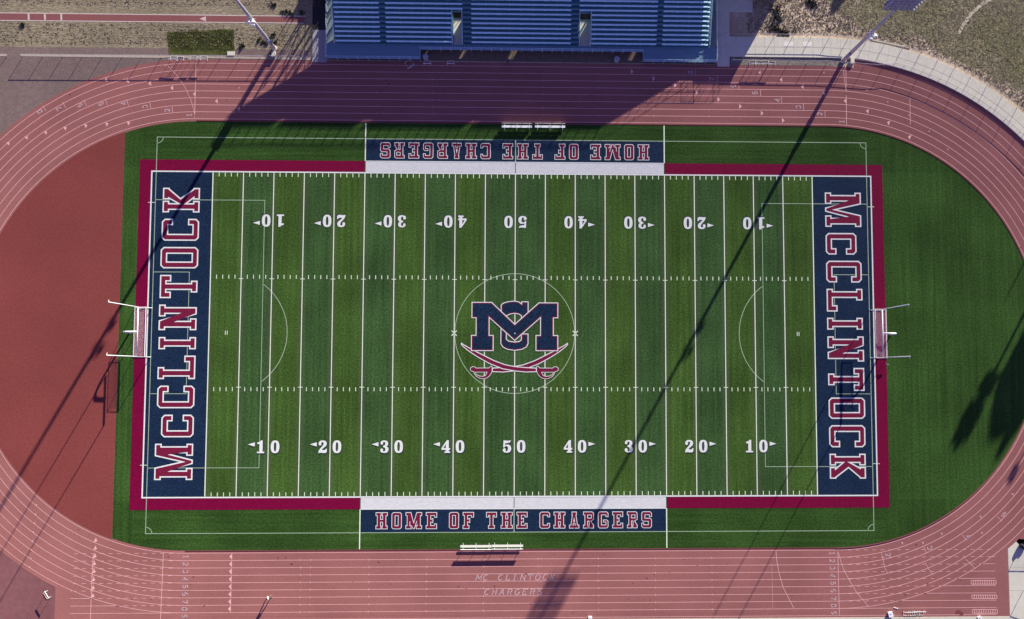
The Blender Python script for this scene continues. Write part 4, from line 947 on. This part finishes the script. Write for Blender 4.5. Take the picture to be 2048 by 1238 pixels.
# ------------------------------------------------------------------ trees beyond the right and top edges (their shadows fall into the picture)
def tree(label, x, y, h, prof, nleaf, seed, name='cypress_tree'):
    r_ = random.Random(seed); t = thing(name, label, 'tree', (x, y, 0))
    g = MB(); g.tube([(0, 0, 0), (.05, .03, h * .4), (0, 0, h * .9)], .28, 8, .05)
    for k in range(14):
        z = h * (.2 + .7 * r_.random()); a = r_.uniform(0, 6.28); rr = prof(z / h) * .8; g.tube([(0, 0, z), (rr * math.cos(a), rr * math.sin(a), z + .5)], .05, 5, .015)
    g.build('trunk', M_bark, t)
    g = MB()
    for _ in range(nleaf):
        zz = r_.random() ** .9; rr = prof(zz) * math.sqrt(r_.random()) * (.85 + .3 * r_.random()); a = r_.uniform(0, 6.28)
        c = Vector((rr * math.cos(a), rr * math.sin(a), zz * h)); u = Vector((r_.gauss(0, 1), r_.gauss(0, 1), r_.gauss(0, 1))).normalized(); w = u.cross(Vector((r_.gauss(0, 1), r_.gauss(0, 1), 1))).normalized(); s = r_.uniform(.2, .38)
        g.quad(c - u * s, c + w * s * .6, c + u * s, c - w * s * .6)
    g.build('crown', M_leaf, t); return t
def place(px, py, h): p = at(px, py); return p.x - SUNX * h, p.y - SUNY * h
x, y = place(1986, 872, 17); tree('tall dense dark tree with a broad rounded top beyond the right edge', x, y, 17, lambda z: 0 if z < .06 else 3.0 * min(1, (1 - z) * 8) ** .6, 46000, 3)
x, y = place(1994, 914, 19); tree('slim pointed dark cypress beside the broad tree beyond the right edge', x, y, 19, lambda z: 0 if z < .06 else min(1.9, .12 + (1 - z) * 8), 24000, 4)
def palm(label, x, y, h, seed):
    r_ = random.Random(seed); t = thing('fan_palm', label, 'palm tree', (x, y, 0))
    g = MB(); g.tube([(0, 0, 0), (0, 0, h - 1.2)], .24, 10, .17); g.build('trunk', M_bark, t, True)
    g = MB()
    for k in range(420):
        a = r_.uniform(0, 6.28); u = r_.random(); z = h - 1.0 - 1.9 * u; ln = .55 + .9 * (1 - abs(u - .35)) * r_.uniform(.7, 1.1); dz = (1.3 - 2.4 * u) * r_.uniform(.6, 1) if u < .6 else -.7
        c = Vector((math.cos(a) * .15, math.sin(a) * .15, z)); e = c + Vector((math.cos(a) * ln, math.sin(a) * ln, dz * .8)); w = Vector((-math.sin(a), math.cos(a), 0)) * .22
        g.quad(c, c.lerp(e, .6) + w, e, c.lerp(e, .6) - w)
    for k in range(60):
        a = r_.uniform(0, 6.28); c = Vector((0, 0, h - 1.1)); e = c + Vector((math.cos(a) * .4, math.sin(a) * .4, r_.uniform(.7, 1.2))); w = Vector((-math.sin(a), math.cos(a), 0)) * .12
        g.quad(c, c.lerp(e, .5) + w, e, c.lerp(e, .5) - w)
    g.build('crown', M_leaf, t)
x, y = place(1908, 900, 16); palm('tall slim fan palm beyond the right edge', x, y, 16, 5)
x, y = place(1665, 22, 8); tree('dark broad tree beyond the top right corner', x, y, 8, lambda z: 0 if z < .2 else 1.6 * min(1, (1 - z) * 3) ** .5, 5000, 12, 'broad_tree')

# ------------------------------------------------------------------ tufts: dry grass, weeds
def tufts(name, m, spots, hmin, hmax, seed, n=3, label=None):
    r_ = random.Random(seed); g = MB()
    for x, y, k in spots:
        for _ in range(n):
            a = r_.uniform(0, 6.28); h = r_.uniform(hmin, hmax) * k; w = .06 + .10 * r_.random(); dx, dy = r_.gauss(0, .08), r_.gauss(0, .08)
            c, s = math.cos(a) * w, math.sin(a) * w; g.quad((x + dx - c, y + dy - s, 0), (x + dx + c, y + dy + s, 0), (x + dx * 2.2, y + dy * 2.2, h))
    o = g.build(name, m); o['kind'] = 'stuff'; return o
def inpoly(p, P):
    c = False
    for i in range(len(P)):
        a, b = P[i - 1], P[i]
        if (a[1] > p[1]) != (b[1] > p[1]) and p[0] < (b[0] - a[0]) * (p[1] - a[1]) / (b[1] - a[1]) + a[0]: c = not c
    return c
sp = []
for _ in range(9000):
    x, y = rnd.uniform(-82, -30), rnd.uniform(43.7, 53); row = math.sin(y * 9 + math.sin(x * .35) * 1.2)
    if row > .1 and not (47.0 < y < 49.9): sp.append((x, y, rnd.uniform(.4, 1.1)))
tufts('dry_grass', M_straw, sp, .03, .09, 2)
sp = []
for c, u, v in (('11', 180, 200), ('11', 1930, 370), ('12', 140, 40), ('12', 140, 280), ('12', 225, 100), ('12', 360, 108), ('12', 275, 105), ('12', 30, 330), ('12', 75, 345), ('12', 150, 345), ('14', 80, 240), ('14', 120, 260), ('14', 50, 220), ('14', 140, 270), ('14', 60, 150), ('14', 55, 80), ('14', 330, 15), ('14', 360, 40)):
    p = ac(c, u, v)
    for _ in range(16 if c != '14' else 34): sp.append((p.x + rnd.gauss(0, .22 if c != '14' else .5), p.y + rnd.gauss(0, .2 if c != '14' else .35), rnd.uniform(.7, 1.3)))
for _ in range(1300):
    x, y = rnd.uniform(-53.2, -43.2), rnd.uniform(43.5, 47); sp.append((x, y, .6))
sp = [q for q in sp if not (-53.2 < q[0] < -43.2 and 43.5 < q[1] < 47) or inpoly(q, [(p.x, p.y) for p in P])] if False else sp[:sum(1 for q in sp if q[2] != .6)]
tufts('weeds', mat('dark green weeds', (.05, .055, .02), var=.3), sp, .10, .28, 4)
LP = [(p.x, p.y) for p in [ac('11', *q) for q in ((1355, 435), (1340, 262), (1510, 258), (1865, 242), (1862, 434))]]
sp = []
while len(sp) < 2600:
    q = (rnd.uniform(-54, -42), rnd.uniform(43, 48))
    if inpoly(q, LP): sp.append((*q, rnd.uniform(.5, 1)))
tufts('lawn_grass', M_greenpatch, sp, .02, .06, 6)
SP = [(p.x, p.y) for p in [ac('14', *q) for q in ((480, -20), (520, 90), (660, 130), (800, 240), (980, 290), (1250, 300), (1380, 430), (1600, 540), (1800, 630), (2060, 760), (2060, -30))]]
sp = []
while len(sp) < 11000:
    q = (rnd.uniform(44, 84), rnd.uniform(36, 54))
    if inpoly(q, SP): sp.append((*q, rnd.uniform(.4, 1.2)))
tufts('scrub_grass', M_weed, sp, .02, .06, 8)
sp = []
while len(sp) < 3500:
    q = (rnd.uniform(36, 84), rnd.uniform(30, 54)); d = math.hypot(q[0] - CX, q[1]) if q[0] > CX else q[1]
    if 46.8 < d < 53 and not inpoly(q, SP): sp.append((*q, rnd.uniform(.3, 1)))
tufts('straw_grass', M_straw, sp, .03, .12, 10)
# worn footpath line across the scrub
g = MB(); g.path([ac('14', *q) for q in ((1520, 270), (1560, 200), (1620, 110), (1700, 40), (1765, 0), (1850, -60))], .5, .012); struct(g.build('footpath', mat('pale dust', (.62, .52, .38), var=.15, retro=.1)))
g = MB(); a, b = ac('14', 820, 318), ac('14', 1135, 385); g.tube([(a.x, a.y, .05), (b.x, b.y, .05)], .05, 6); tag(g.build('loose_pipe', M_ivory), 'pale pipe lying in the dry grass beside the curved pavement', 'pipe')
